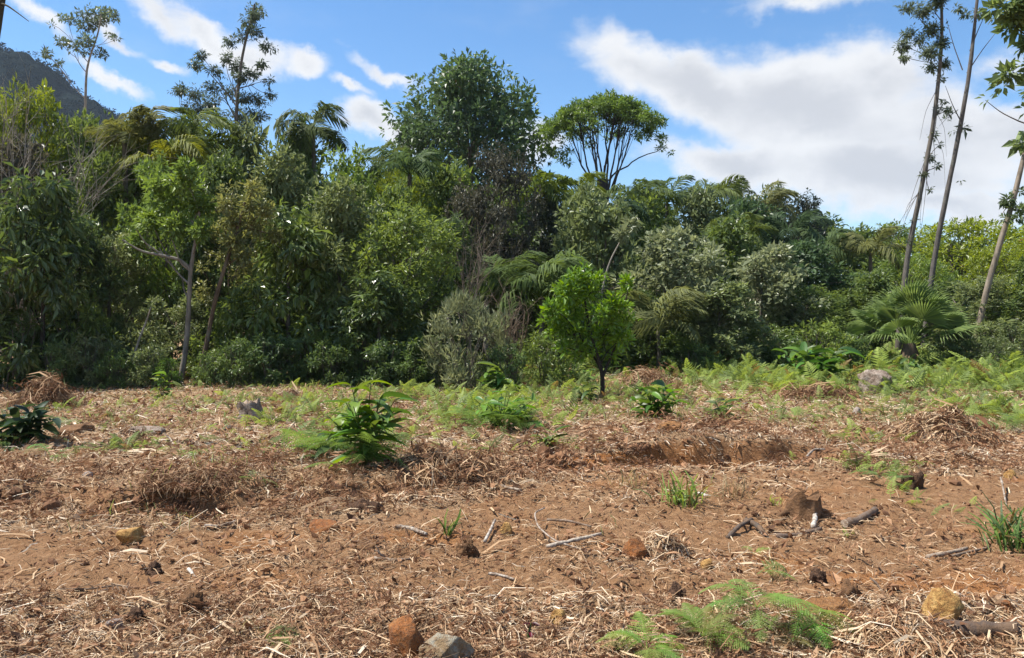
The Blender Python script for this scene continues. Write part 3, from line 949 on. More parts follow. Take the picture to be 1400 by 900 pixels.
def forest():
    E, B = 'trees along the edge of the clearing', 'trees behind the forest edge'
    t = tree
    # the front row, left to right
    t(52, 17.0, 236, 170, 'gloss', G_DEEP, "dark glossy tree at the left end of the forest edge, dense down to the straw", group=E, bark=B_DARK, vi=0)
    t(-70, 17.5, 170, 190, 'dense', G_OLV, "olive tree cut by the left border of the photo, below the dark hill", group=E)
    t(158, 19.2, 322, 140, 'fine', G_OLV, "grey-olive small-leaved tree right of the dark glossy tree", group=E)
    t(225, 20.0, 218, 125, 'lolly', G_LIME, "round light green crown above the branching pale trunk", group=E, bark=B_GREY)
    t(328, 19.0, 252, 118, 'airy', G_GOLD, "thin yellowish tree with sparse golden leaves among the green ones", group=E, bark=B_BRN)
    t(400, 18.2, 278, 165, 'gloss', G_DK, "glossy dark tree with large drooping leaves right of the golden tree", group=E, vi=1)
    t(468, 19.0, 248, 150, 'dense', G_OLV, "olive green tree between two glossy dark trees", group=E)
    t(556, 18.6, 284, 150, 'lolly', G_MD, "rounded mid green tree over the dark hollow left of the pale shrub", group=E)
    t(520, 17.6, 372, 150, 'gloss', G_DEEP, "low dark glossy tree beneath the rounded mid green crown", group=E)
    t(262, 18.6, 405, 120, 'fine', G_OLV, "low olive thicket tree under the round light green crown", group=E)
    t(338, 18.3, 395, 120, 'shrub', G_DK, "dark leafy bush at the foot of the thin golden tree", cat='bush', group='bushes at the foot of the forest')
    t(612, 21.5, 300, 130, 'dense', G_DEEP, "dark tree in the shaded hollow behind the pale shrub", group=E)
    t(815, 25.0, 258, 170, 'silver', G_SIL2, "grey-green tree with silvery leaf tips behind the citrus tree", group=E)
    t(925, 23.0, 312, 175, 'silver', G_SIL, "pale-tipped silvery tree right of the citrus tree, above the arching fern", group=E)
    t(1045, 25.0, 338, 165, 'silver', G_SIL, "silvery broad-leaved tree left of the fan palm, with cream-coloured top leaves", group=E)
    t(985, 22.0, 388, 150, 'silver', G_SIL2, "low grey-green tree above the bracken between two silvery trees", group=E)
    t(1105, 25.0, 392, 130, 'fine', G_DK, "dark fine-leaved bush tree beside the fan palm, on its left", group=E)
    t(1345, 25.0, 380, 150, 'fine', G_OLV, "dull green bushy tree behind the leaning trunk at the right", group=E)
    t(1425, 24.0, 350, 130, 'dense', G_DK, "dark tree cut by the right border behind the bracken", group=E)
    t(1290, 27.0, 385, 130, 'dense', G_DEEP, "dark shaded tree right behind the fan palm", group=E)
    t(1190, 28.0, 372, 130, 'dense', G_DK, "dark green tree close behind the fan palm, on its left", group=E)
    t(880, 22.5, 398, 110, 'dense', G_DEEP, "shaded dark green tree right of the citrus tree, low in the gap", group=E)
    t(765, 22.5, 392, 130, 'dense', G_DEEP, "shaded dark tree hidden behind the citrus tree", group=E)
    t(105, 17.6, 402, 120, 'shrub', G_DK, "dark bush filling the gap right of the dark glossy tree", cat='bush', group='bushes at the foot of the forest')
    # low bushes
    U = 'bushes at the foot of the forest'
    t(636, 16.6, 402, 122, 'lance', G_PALE, "pale grey-green bush with narrow leaves left of the dead brushwood", cat='bush', group=U, vi=0)
    t(430, 17.6, 452, 110, 'shrub', G_DK, "dark bush with large leaves below the glossy dark tree", cat='bush', group=U)
    t(745, 17.5, 452, 90, 'shrub', G_MD, "small green bush between the dead brushwood and the citrus tree", cat='bush', group=U)
    t(195, 18.2, 440, 90, 'shrub', G_OLV, "olive bush at the foot of the pale branching trunk", cat='bush', group=U)
    t(575, 17.2, 455, 90, 'shrub', G_DEEP, "dark bush touching the left side of the pale bush", cat='bush', group=U)
    t(15, 16.6, 430, 110, 'shrub', G_DEEP, "dark bush at the left border behind the straw heap", cat='bush', group=U)
    t(1385, 23.0, 432, 110, 'shrub', G_OLV, "olive bush right of the leaning trunk's foot", cat='bush', group=U)
    t(1120, 22.5, 440, 100, 'shrub', G_MD, "green bush left of the fan palm above the bracken", cat='bush', group=U)
    t(1040, 22.5, 440, 110, 'shrub', G_DK, "dark bush above the bracken below the silvery tree", cat='bush', group=U)
    t(905, 21.0, 452, 110, 'shrub', G_DK, "dark bush behind the arching fern right of the citrus tree", cat='bush', group=U)
    t(825, 21.0, 446, 120, 'shrub', G_DEEP, "dark bush right behind the citrus trunk", cat='bush', group=U)
    t(490, 17.6, 440, 100, 'shrub', G_DK, "dark bush behind the tall leafy weed", cat='bush', group=U)
    t(285, 18.0, 455, 80, 'shrub', G_MD, "green bush between the two thin trunks on the left", cat='bush', group=U)
    UG = 'undergrowth along the foot of the forest'
    for px, d, top, w, k, c, lb in UNDER:
        t(px, d, top, w, k, c, lb, cat='bush', group=UG)
    # the second row
    t(8, 26, 118, 130, 'lolly', G_YEL, "yellow-green crown at the left border below the dark hill", group=B)
    t(62, 27, 122, 110, 'lolly', G_YEL, "bright yellow-green domed crown below the dark hill, right of the border", group=B)
    t(120, 27, 158, 130, 'dense', G_MD, "mid green tree right of the yellow-green domed crowns", group=B)
    t(185, 26, 165, 130, 'dense', G_DK, "dark green tree left of the palms on the upper left", group=B)
    t(262, 28, 168, 130, 'lolly', G_MD, "mid green tree below the tall gappy tree", group=B)
    t(330, 27, 172, 150, 'dense', G_OLV, "olive crown under the tall gappy tree, on its right", group=B)
    t(415, 29, 168, 120, 'dense', G_DK, "dark crown with drooping palm leaves at its top right", group=B)
    t(385, 24, 205, 150, 'dense', G_OLV, "broad olive tree above the large-leaved glossy tree", group=B)
    t(478, 27, 205, 120, 'lolly', G_LIME, "light green crown left of the yellow flat crown", group=B)
    t(545, 30, 222, 130, 'layer', G_YEL, "flat yellow-green crown at the left foot of the great dark tree", group=B)
    t(610, 28, 228, 150, 'dense', G_MD, "mid green tree in front of the great dark tree", group=B)
    t(690, 25, 196, 105, 'dusk', G_DUSK, "blackish brown-leaved tree in front of the great dark tree", group=B)
    t(640, 26, 255, 110, 'fine', (.07, .068, .04), "brownish sparse tree left of the blackish tree", group=B, bark=B_GREY)
    t(755, 30, 262, 110, 'dense', (.060, .070, .035), "dull brown-green tree right of the blackish tree", group=B)
    t(880, 32, 268, 130, 'dense', G_MD, "green tree on the ridge right of the umbrella tree's foot", group=B)
    t(950, 34, 258, 130, 'dense', G_SIL2, "grey-green tree on the ridge left of the spiky palm", group=B)
    t(1030, 34, 272, 150, 'dense', G_TEAL, "blue-green tree on the ridge right of the spiky palm", group=B)
    t(1090, 40, 268, 110, 'dusk', (.034, .044, .028), "dark upright tree at the right end of the ridge", group=B)
    t(1060, 42, 256, 70, 'dense', G_DEEP, "small dark pointed crown left of the dark upright tree", group=B)
    t(990, 28, 300, 150, 'dense', G_DK, "dark tree above the low silvery trees", group=B)
    t(1110, 31, 330, 150, 'dense', G_TEAL, "blue-green tree below the dark upright tree", group=B)
    t(1170, 44, 312, 130, 'dense', G_DK, "dark tree on the low skyline left of the twin tall trunks", group=B)
    t(1235, 46, 306, 120, 'lolly', G_MD, "green crown on the skyline behind the twin tall trunks", group=B)
    t(1320, 36, 300, 270, 'layer', G_YEL, "wide layered yellow-green crown behind the leaning trunk", group=B)
    t(1245, 33, 345, 150, 'layer', G_LIME, "lower layered yellow-green crown between the twin tall trunks", group=B)
    t(1385, 32, 330, 170, 'layer', G_YEL, "layered yellow-green crown right behind the leaning trunk, cut by the border", group=B)
    t(1410, 48, 304, 130, 'dense', G_DK, "dark skyline tree cut by the right border", group=B)
    t(700, 27, 305, 140, 'dense', G_DEEP, "dark tree shading the feather palm from behind", group=B)
    t(140, 24, 215, 130, 'dense', G_DK, "dark tree between the bare grey branches and the light green crown", group=B)
    t(300, 23, 215, 130, 'dense', G_DK, "dark tree right of the round light green crown", group=B)
    t(870, 28, 300, 120, 'dense', G_DK, "dark green tree between two silvery crowns", group=B)
    t(30, 23, 190, 150, 'dense', (.075, .072, .042), "brown-olive tree seen through the bare grey branches", group=B)
    t(535, 24, 255, 130, 'dense', G_MD, "mid green tree above the rounded one, below the flat yellow crown", group=B)
    # the special tall ones
    t(638, 50, 93, 242, 'great', (.068, .112, .040), "great dark dome-shaped tree rising above the forest left of the umbrella tree", name='dome_tree')
    # a last row closes the gaps
    for i, (px, d, top, w) in enumerate([(-40, 34, 180, 170), (70, 36, 190, 170), (180, 36, 190, 170), (300, 36, 200, 170), (410, 38, 200, 160), (500, 38, 235, 150),
                                         (590, 40, 240, 160), (690, 40, 250, 160), (790, 42, 270, 150), (900, 44, 275, 160), (1010, 46, 285, 160), (1110, 46, 300, 160), (1210, 50, 320, 170),
                                         (1320, 50, 325, 170), (1430, 44, 330, 150), (640, 32, 300, 130), (840, 34, 300, 150), (960, 38, 300, 150)]):
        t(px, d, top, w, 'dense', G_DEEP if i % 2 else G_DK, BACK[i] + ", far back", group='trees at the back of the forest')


forest()


# ------------------------------------------------------------------ trees of their own shape
def own_tree(name, label, d, trunk, clumps, nleaf, L, col, mat, r0, seed, cat='tree', group=None, bark=B_GREY, branches=(), lw=None, depth=1.0, ng=8, trunk_d=0.0, tip=.012, **kw):
    """trunk and branches: photo columns/rows along the stem at depth d (+ trunk_d towards its top); clumps: column, row, radius in px"""
    rng = np.random.default_rng(seed)
    s = d / FPX
    b0 = at(trunk[0][0], d, .03)
    def W(px, py, dy=0.0):
        return np.array([(px - CX) * s - b0.x, dy, zat(py, d) - b0.z])
    tp = np.array([W(*p) for p in trunk]); tp[0] = (0, 0, 0) if len(trunk) else tp[0]
    k = np.linspace(0, 1, len(tp)); kk = np.linspace(0, 1, len(tp) * 4)
    tp = np.stack([np.interp(kk, k, tp[:, i]) for i in range(3)], -1)
    for _ in range(3): tp[1:-1] = (tp[:-2] + 2 * tp[1:-1] + tp[2:]) / 4
    tp[:, 1] += trunk_d * kk ** 1.5 + .15 * r0 * 4 * np.sin(kk * 9)
    o = thing(name, label, cat, b0, 0, group)
    b = Geo()
    tube(b, tp, r0 * (1.1 - .65 * kk), 8, .5, .06, rng)
    C, R = [], []
    for px, py, r in clumps:
        C.append(W(px, py, rng.uniform(-1, 1) * depth * max(r * s * 1.6, .15))); R.append(r * s)
    for br in branches:
        p = np.array([W(*q[:2]) for q in br]); p[:, 1] += np.linspace(0, rng.uniform(-.4, .4), len(p))
        k = np.linspace(0, 1, len(p)); q = np.linspace(0, 1, len(p) * 3)
        p = np.stack([np.interp(q, k, p[:, i]) for i in range(3)], -1)
        p[1:-1] = (p[:-2] + 2 * p[1:-1] + p[2:]) / 4
        rb = br[0][2] if len(br[0]) > 2 else r0 * .3
        tube(b, p, np.linspace(rb, rb * .3, len(p)), 6, .5)
    if clumps and ng: limbs(b, rng, tp, r0, np.array(C), ng, 5, tip, .3, .25)
    obj('trunk', b.mesh(name + '_trunk', M_BARK, True), o, bark)
    if nleaf:
        g = Geo(); leaf_cloud(g, rng, C, R, nleaf, L, **kw)
        obj('crown', g.mesh(name + '_crown', mat), o, col, 'stuff')
    return o


def special_trees():
    E, B = 'trees along the edge of the clearing', 'trees behind the forest edge'
    own_tree('sparse_tree', "thin-trunked tree with a few flat leaf clusters standing before the dark hill", 60,
             [(112, 200), (116, 135), (118, 104), (122, 82), (134, 45), (138, 20)],
             [(125, 10, 15), (145, 16, 13), (108, 18, 12), (95, 28, 11), (112, 32, 13), (130, 25, 11), (90, 62, 11), (104, 64, 9), (118, 55, 8), (126, 62, 11), (132, 70, 9), (118, 72, 7), (152, 50, 6), (163, 56, 6), (75, 36, 5), (70, 78, 9), (62, 74, 6), (82, 88, 7)],
             2600, .22, (.09, .12, .065), M_LEAF, .10, 201, group=B, bark=B_PALE, ng=6, squash=.5, tip=.02)  # leaf colour lightened to stand in for haze
    own_tree('sparse_tree', "tall dark tree with gappy leaf clusters and sky showing through it", 45,
             [(318, 240), (322, 150), (328, 100), (335, 60), (345, 20), (348, 5)],
             [(345, 12, 13), (338, 30, 11), (350, 45, 11), (362, 62, 10), (330, 50, 9), (318, 60, 11), (305, 75, 10), (320, 85, 12), (330, 105, 12), (345, 100, 10), (360, 90, 7), (366, 110, 9),
              (268, 88, 11), (280, 80, 8), (240, 118, 10), (250, 128, 9), (270, 132, 13), (290, 120, 12), (300, 100, 10), (310, 120, 12), (330, 132, 12), (350, 135, 12), (368, 128, 8),
              (345, 152, 14), (320, 152, 15), (295, 147, 15), (275, 152, 13), (352, 25, 8), (300, 165, 16), (330, 170, 16), (258, 150, 10)],
             8500, .18, (.075, .10, .058), M_LEAF, .10, 202, group=B, bark=B_GREY, ng=9, droop=.45, asp=.34, shell=.2, ragged=.6)  # haze painted into the leaf colour here as well, by lightening it
    # umbrella tree: many stems rising to a shallow dome
    rng = np.random.default_rng(77)
    d = 46.0; s = d / FPX; b0 = at(824, d, .05)
    o = thing('umbrella_tree', "umbrella-shaped tree with bare radiating limbs under a flat green crown", 'tree', b0, 0, B)
    C, R = [], []
    z0 = zat(246, d) - b0.z; zt = zat(134, d) - b0.z
    for i in range(140):
        r = math.sqrt((i + .5) / 140) * rng.uniform(.85, 1.08); a = i * 2.39996
        x, y = r * math.cos(a) * 3.55, r * math.sin(a) * 3.0
        z = zt - .12 - 1.5 * r ** 2.4 - rng.uniform(0, .75) * rng.random() - (.5 * max(0, -x / 3.3) * r)
        C.append((x, y, z)); R.append(rng.uniform(.24, .46))
    for px, py, r in ((757, 205, 11), (750, 190, 9), (765, 214, 10), (772, 222, 8), (905, 202, 6), (917, 210, 5), (898, 192, 7), (888, 180, 9), (745, 178, 8), (758, 182, 10), (770, 195, 9), (778, 205, 7), (908, 188, 7), (893, 172, 9), (880, 190, 6), (868, 178, 7), (782, 182, 8), (738, 205, 6), (800, 175, 7), (850, 172, 6)):
        C.append(((px - 824) * s, rng.uniform(-.8, .8), zat(py, d) - b0.z)); R.append(r * s)
    C = np.array(C)
    g = Geo(); leaf_cloud(g, rng, C, R, 19000, .17, asp=.42, squash=.6, flat=1.3, droop=.12, ctint=.6, shell=.3, ragged=.6)
    b = Geo()
    tube(b, [(0, 0, 0), (.03, 0, z0 * .5), (0, 0, z0)], [.42, .36, .34], 9, .5)
    for j in range(11):
        a = j * 2.39996; rr = .35 + 1.45 * ((j + .5) / 11) ** .6
        top = np.array([rr * math.cos(a) * 1.25, rr * math.sin(a), zt - .9 - .22 * rr])
        base = np.array([.16 * math.cos(a), .16 * math.sin(a), z0 * (.82 + .18 * rng.random())])
        st = bez(base, base * .5 + top * .5 + np.array([top[0] * .12, 0, -.45]) + rng.normal(0, .16, 3), top, 9); st[1:-1] += rng.normal(0, .035, (7, 3))
        tube(b, st, np.linspace(.075, .022, 9), 6, .5)
        near = C[np.argsort(((C - top) ** 2).sum(-1))[:10]]
        for m in near:
            k = int(rng.integers(4, 9)); q = bez(st[k], (st[k] + m) / 2 + (0, 0, -.12), m, 5)
            tube(b, q, np.linspace(.022, .009, 5), 4, .5)
    tube(b, bez((.25, 0, z0 - .1), (1.5, .2, z0 + 1.3), (3.5, .1, zat(203, d) - b0.z), 9) + np.random.default_rng(3).normal(0, .05, (9, 3)), np.linspace(.06, .018, 9), 6, .5)
    obj('trunk', b.mesh('umbrella_tree_trunk', M_BARK, True), o, (.05, .042, .038))
    obj('crown', g.mesh('umbrella_tree_crown', M_LEAF), o, (.105, .165, .036), 'stuff')

    TW = 'tall bare trunks on the right'
    own_tree('tall_tree', "tall vine-hung trunk with leafy top, left of the twin pair on the right", 26,
             [(1226, 425), (1240, 360), (1255, 280), (1270, 200), (1282, 120), (1290, 50), (1287, -30)],
             [(1255, 20, 14), (1275, 40, 13), (1240, 60, 11), (1265, 75, 14), (1285, 60, 10), (1235, 80, 8), (1245, 8, 10), (1280, 5, 12), (1270, 95, 9), (1295, 85, 8), (1290, -40, 26), (1258, -40, 22), (1250, 40, 10),
              (1262, 52, 10), (1288, 108, 5), (1283, 150, 5), (1276, 185, 6), (1290, 140, 4), (1272, 215, 6), (1280, 228, 5), (1262, 240, 5), (1268, 260, 4), (1296, 150, 5), (1285, 198, 4), (1250, 300, 4), (1244, 330, 4)],
             10000, .09, (.10, .125, .065), M_LEAF, .088, 205, group=TW, bark=(.15, .13, .11), ng=8, shell=.1, ragged=.7, droop=.4, asp=.36,
             branches=[[(1262, 250, .012), (1240, 290), (1222, 330)], [(1268, 210, .012), (1250, 255), (1235, 300)], [(1272, 190, .012), (1268, 260), (1262, 330)], [(1275, 180, .01), (1279, 215), (1278, 240)], [(1260, 260, .01), (1238, 280), (1228, 305)], [(1278, 150, .008), (1290, 175), (1291, 215)], [(1274, 175, .008), (1286, 210), (1284, 262)], [(1258, 262, .008), (1232, 300), (1214, 345)], [(1264, 235, .008), (1256, 290), (1252, 345)], [(1282, 120, .01), (1268, 150), (1262, 190)], [(1250, 310, .01), (1225, 318), (1205, 330)]])
    own_tree('tall_tree', "tall smooth slanting trunk with few leaves, right of the twin pair on the right", 26.5,
             [(1260, 430), (1280, 340), (1300, 240), (1318, 140), (1330, 60), (1338, -10), (1345, -60)],
             [(1345, 15, 10), (1320, 20, 7), (1352, 28, 6), (1308, 12, 6), (1300, 152, 5), (1318, 175, 5), (1293, 165, 4), (1305, 178, 4), (1350, -60, 30), (1312, 248, 3)],
             1800, .12, (.10, .125, .065), M_LEAF, .085, 206, group=TW, bark=(.13, .115, .105), ng=0, shell=.1, ragged=.7, droop=.4, asp=.36,
             branches=[[(1322, 100, .02), (1340, 70), (1362, 40)], [(1316, 96, .02), (1308, 60), (1302, 20)], [(1313, 165, .02), (1300, 145), (1288, 120)], [(1309, 178, .015), (1320, 176), (1332, 172)],
                       [(1326, 70, .02), (1338, 40), (1350, 15)], [(1310, 150, .012), (1298, 160), (1290, 170)]])
    own_tree('leaning_tree', "leaning pale trunk at the right edge with a leaf cluster near the frame border", 24,
             [(1328, 492), (1345, 420), (1365, 340), (1385, 270), (1402, 200), (1420, 120), (1432, 40)],
             [(1375, 275, 8), (1385, 290, 10), (1370, 300, 8), (1395, 262, 7), (1392, 196, 6), (1383, 262, 5), (1440, 20, 30), (1398, 296, 7)],
             1500, .14, (.085, .12, .045), M_LEAF, .092, 207, group=TW, bark=(.26, .21, .16), ng=0, shell=.1, ragged=.6, droop=.3, asp=.42,
             branches=[[(1382, 280, .02), (1376, 285), (1370, 298)], [(1386, 268, .02), (1392, 285), (1396, 298)]])
    own_tree('roadside_tree', "branch ends with fresh broad leaves reaching in at the upper right corner", 13,
             [(1475, 700), (1470, 420), (1455, 200), (1435, 60), (1425, -40)],
             [(1372, 8, 11), (1385, 22, 13), (1398, 30, 14), (1392, 2, 13), (1375, 100, 6), (1386, 98, 9), (1399, 92, 9), (1344, 138, 4), (1376, 114, 6), (1398, 196, 6), (1412, 60, 18), (1360, 10, 8), (1400, 150, 5), (1430, 10, 30), (1430, 120, 20)],
             1900, .13, (.13, .18, .06), M_LEAF, .11, 208, group=B, bark=B_GREY, ng=0, shell=.1, ragged=.5, asp=.5, droop=.3,
             branches=[[(1440, 80, .02), (1410, 45), (1380, 15)], [(1450, 170, .015), (1405, 172), (1368, 155), (1346, 138)], [(1448, 140, .02), (1415, 105), (1378, 98)], [(1462, 260, .015), (1420, 220), (1398, 196)]])
    own_tree('mossy_tree', "mossy leaning trunk in the upper left corner with one bare twig", 9,
             [(-95, 700), (-60, 470), (-28, 230), (-6, 60), (4, -40), (20, -160)], [], 0, .1, G_DK, M_LEAF, .075, 209, group=B, bark=(.075, .065, .035), ng=0,
             branches=[[(-3, 4, .014), (14, 10), (34, 24), (52, 37)]])
    # trees of the front row whose stems show
    own_tree('branching_tree', "tree with a pale forked trunk and one long level branch reaching left", 17.3,
             [(246, 530), (254, 470), (259, 410), (262, 365), (268, 320), (272, 290)],
             [(200, 300, 20), (225, 270, 22), (250, 250, 22), (270, 280, 18), (185, 330, 14), (240, 310, 18), (280, 320, 15), (210, 250, 16), (262, 235, 14)],
             3600, .12, G_LIME, M_LEAF, .06, 210, group=E, bark=(.27, .24, .20), ng=5, ragged=.6, shell=.3,
             branches=[[(262, 370, .05), (248, 355), (225, 350), (200, 345), (178, 330)], [(225, 350, .025), (205, 335), (196, 315)], [(262, 372, .03), (250, 360), (243, 330)], [(258, 410, .025), (250, 395), (248, 380)]])
    own_tree('leaning_sapling', "slender brown trunk leaning right beneath golden leaves", 17.1,
             [(268, 530), (280, 480), (292, 420), (308, 365), (325, 310), (338, 265)],
             [(320, 300, 14), (340, 280, 14), (345, 310, 16), (325, 330, 14), (350, 260, 12), (365, 290, 12), (310, 280, 10), (370, 320, 12), (335, 350, 12)],
             1900, .10, G_GOLD, M_LEAF, .055, 211, group=E, bark=(.13, .09, .06), ng=5, ragged=.6, shell=.1)
    own_tree('leaning_sapling', "thin pale stem leaning right in the shade below the level branch", 16.9,
             [(172, 530), (185, 480), (198, 445), (206, 420)], [(206, 415, 10), (195, 430, 8), (214, 425, 8)], 500, .09, G_OLV, M_LEAF, .03, 212, group=E, bark=B_PALE, ng=0)
    own_tree('slender_tree', "thin dark stem rising right of the leafless twigs behind the citrus tree", 21.5,
             [(815, 480), (822, 400), (832, 360), (848, 330), (860, 310)], [(862, 306, 10), (850, 322, 8)], 260, .14, G_SIL, M_LEAF, .03, 213, group=E, bark=B_PALE, ng=0)
    # the citrus tree in the clearing
    p = gp(825, 546)
    own_tree('citrus_tree', "small bright green citrus tree with a dark trunk alone in the clearing", p.y,
             [(824, 548), (824, 520), (822, 505), (815, 480), (805, 450), (800, 410)],
             [(790, 384, 17), (772, 398, 15), (756, 424, 14), (782, 425, 19), (808, 398, 15), (762, 450, 16), (792, 455, 19), (822, 428, 17), (843, 415, 14), (855, 438, 14), (848, 462, 15), (828, 460, 17), (808, 478, 15),
              (774, 474, 14), (858, 387, 9), (744, 438, 7), (836, 484, 10), (792, 488, 10), (815, 380, 9), (800, 368, 7), (768, 440, 15), (835, 440, 15), (855, 402, 7), (785, 405, 15)],
             6000, .092, (.135, .235, .026), M_GLOSS, .042, 214, group=None, bark=(.035, .028, .022), ng=6, asp=.42, droop=.05, ctint=.4, shell=.25, ragged=.7, up=.55,
             branches=[[(824, 515, .03), (832, 495), (842, 470), (850, 440), (858, 395)], [(823, 510, .025), (812, 485), (785, 465), (765, 440)]])


special_trees()


def bare_tangle(name, label, cat, px, d, top, wpx, n, seed, col, r=.012, group=None, lean=0.0, gen=2):
    rng = np.random.default_rng(seed)
    p = at(px, d, .03); h = zat(top, d) - p.z; w = wpx / FPX * d
    o = thing(name, label, cat, p, 0, group)
    st = Geo(); tw = Geo()
    for i in range(n):
        a = rng.uniform(0, 6.28); e = np.array([math.cos(a) * w / 2 * rng.uniform(.2, 1) + lean * h, math.sin(a) * w / 2 * rng.uniform(.2, 1), h * rng.uniform(.55, 1)])
        m = np.array([e[0] * .25 + rng.normal(0, .1 * w), e[1] * .3, e[2] * rng.uniform(.5, .75)])
        q = bez((rng.normal(0, .03 * w), rng.normal(0, .03 * w), 0), m, e, 9)
        tube(st, q, np.linspace(r * 1.6, r * .5, 9), 5, rng.random())
        for j in range(gen * 4):
            k = int(rng.integers(3, 9)); dd = unit(rdir(rng, 1)[0] * .8 + (q[k] - q[k - 1]) / np.linalg.norm(q[k] - q[k - 1]) + np.array([0, 0, .2]))
            l = h * rng.uniform(.10, .30); f = q[k] + dd * l
            g2 = bez(q[k], q[k] + dd * l * .5 + rng.normal(0, .1 * l, 3), f, 5)
            tube(tw, g2, np.linspace(r * .55, r * .2, 5), 3, rng.random())
            for _ in range(2):
                b = g2[int(rng.integers(1, 4))]; d3 = unit(dd + rdir(rng, 1)[0] * .9)
                tube(tw, bez(b, b + d3 * l * .25, b + d3 * l * .5 + (0, 0, -.03), 3), np.linspace(r * .3, r * .15, 3), 3, rng.random())
    obj('stem', st.mesh(name + '_stem', M_BARK, True), o, col)
    obj('twigs', tw.mesh(name + '_twigs', M_BARK, True), o, col, 'stuff')
    return o


def bare_things():
    G = 'leafless trees and brushwood'
    bare_tangle('bare_tree', "leafless tree with pale grey branches at the upper left", 'tree', 30, 20.5, 152, 200, 12, 301, (.32, .28, .23), .016, G, .05, 3)
    bare_tangle('bare_tree', "leafless brownish tree in the dark gap above the pale bush", 'tree', 640, 19.5, 290, 110, 7, 302, (.22, .17, .13), .012, G, .03, 2)
    bare_tangle('dead_brushwood', "heap of bare brown brushwood between the pale bush and the citrus tree", 'brushwood', 700, 17.0, 405, 90, 16, 303, (.22, .155, .11), .009, G, 0, 2)
    bare_tangle('dead_brushwood', "thin leafless twigs rising in the shade left of the citrus tree", 'brushwood', 668, 20.0, 345, 70, 5, 304, (.30, .26, .22), .01, G, 0, 1)


bare_things()


# ------------------------------------------------------------------ palms
def feather_mesh(name, L, n, rise, drop, wid, hang, seed):
    rng = np.random.default_rng(seed)
    g = Geo()
    s = np.linspace(0, 1, 14)
    def rp(s):
        s = np.asarray(s, float)
        return np.stack([L * (s - .22 * s * s * drop), 0 * s, L * (rise * s - drop * s * s)], -1)
    tube(g, rp(s), L * .009 * (1.25 - s), 4, .75)
    tv, tt, ti = [], [], []
    k = 0
    for i in range(n):
        a = .14 + .85 * (i + .5) / n
        p = rp(a); tg = rp(a + .01) - rp(a - .01); tg /= np.linalg.norm(tg)
        l = wid * L * math.sin(math.pi * min(1, .16 + .84 * a)) ** .6
        for sd in (-1, 1):
            d = tg * .7 + np.array([0, sd * .75, .12]) + rng.normal(0, .16, 3); d /= np.linalg.norm(d)
            b = np.cross(d, (0, 0, 1.0)); b /= np.linalg.norm(b); w = L * .012
            m = p + d * l * .5 + np.array([0, 0, -.10 * l * hang]); e = p + d * l * .92 + np.array([0, 0, -.52 * l * hang])
            tv += [p - b * w * .5, p + b * w * .5, m - b * w, m + b * w, e]
            tt += [(k, k + 2, k + 1), (k + 1, k + 2, k + 3), (k + 2, k + 4, k + 3)]; k += 5
            ti += [rng.random() * .6 + .2] * 5
    g.add(tv, tt, None, ti)
    return g.mesh(name, M_PALM)


FRONDS = [feather_mesh("frond_%s" % i, 1, 36, r, dr, w, h, 400 + i) for i, (r, dr, w, h) in enumerate([(.75, .75, .32, 1.2), (.95, .95, .34, 1.5), (.55, .7, .30, 1.1), (1.05, 1.2, .34, 1.6)])]


def palm(px, d, cy, L, n, label, col, seed, base=None, up=(.25, 1.35), name='palm_tree', group='feather palms in the forest', bark=B_GREY, r=.09, side=None):
    rng = np.random.default_rng(seed)
    p = at(px, d, .03); h = zat(cy, d) - p.z
    o = thing(name, label, 'palm', p, 0, group)
    g = Geo(); tube(g, bez((0, 0, 0), (rng.normal(0, .1), 0, h * .5), (0, 0, h), 8), np.linspace(r * 1.2, r * .8, 8), 8, .5)
    tube(g, [(0, 0, h), (0, 0, h + L * .10)], [r * .85, r * .3], 7, .5)
    obj('trunk', g.mesh('palm_trunk', M_BARK, True), o, bark)
    for i in range(n):
        yaw = i * 2.39996 + rng.normal(0, .2)
        pit = up[0] + (up[1] - up[0]) * (1 - (i + .5) / n) + rng.normal(0, .1)
        s = L * rng.uniform(.8, 1.1)
        obj('frond', FRONDS[int(rng.integers(0, 4))], o, col, loc=(0, 0, h + .04 * L), rot=(rng.normal(0, .55), -pit + .5, yaw), scale=s)
    return o


def fan_leaf_mesh(name, seed, n=26, spread=2.5, droop=.3):
    rng = np.random.default_rng(seed)
    g = Geo()
    tube(g, bez((0, 0, 0), (.5, 0, .12), (1, 0, .12), 5), np.linspace(.02, .012, 5), 4, .8)
    v, q, t, ti = [], [], [], []
    c = np.array([1, 0, .12])
    for i in range(n):
        a0 = -spread / 2 + spread * i / n; a1 = -spread / 2 + spread * (i + 1) / n; am = (a0 + a1) / 2
        l = .95 * (1 - .22 * (am / (spread / 2)) ** 2) * rng.uniform(.93, 1.05)
        def P(a, r, dz):
            return c + np.array([math.cos(a) * r, math.sin(a) * r, -.12 * r * r + dz - .10 * abs(math.sin(a)) * r])
        k = len(v)
        fold = .035
        v += [P(am, .04, 0), P(a0, .60 * l, -fold), P(am, .62 * l, fold), P(a1, .60 * l, -fold), P(am + rng.normal(0, .01), l * .86, -droop * .25), P(am + rng.normal(0, .03), l * 1.05, -droop * rng.uniform(.5, 1.1))]
        m = (v[k + 1] + v[k + 2]) / 2
        w = .012
        t += [(k, k + 1, k + 2), (k, k + 2, k + 3), (k + 1, k + 4, k + 2), (k + 2, k + 4, k + 3)]
        b = np.array([-math.sin(am), math.cos(am), 0]) * w
        v += [v[k + 4] - b, v[k + 4] + b]
        t += [(k + 6, k + 5, k + 7)]
        ti += [rng.random() * .5 + .25] * 8
    g.add(v, t, None, ti)
    return g.mesh(name, M_PALM)


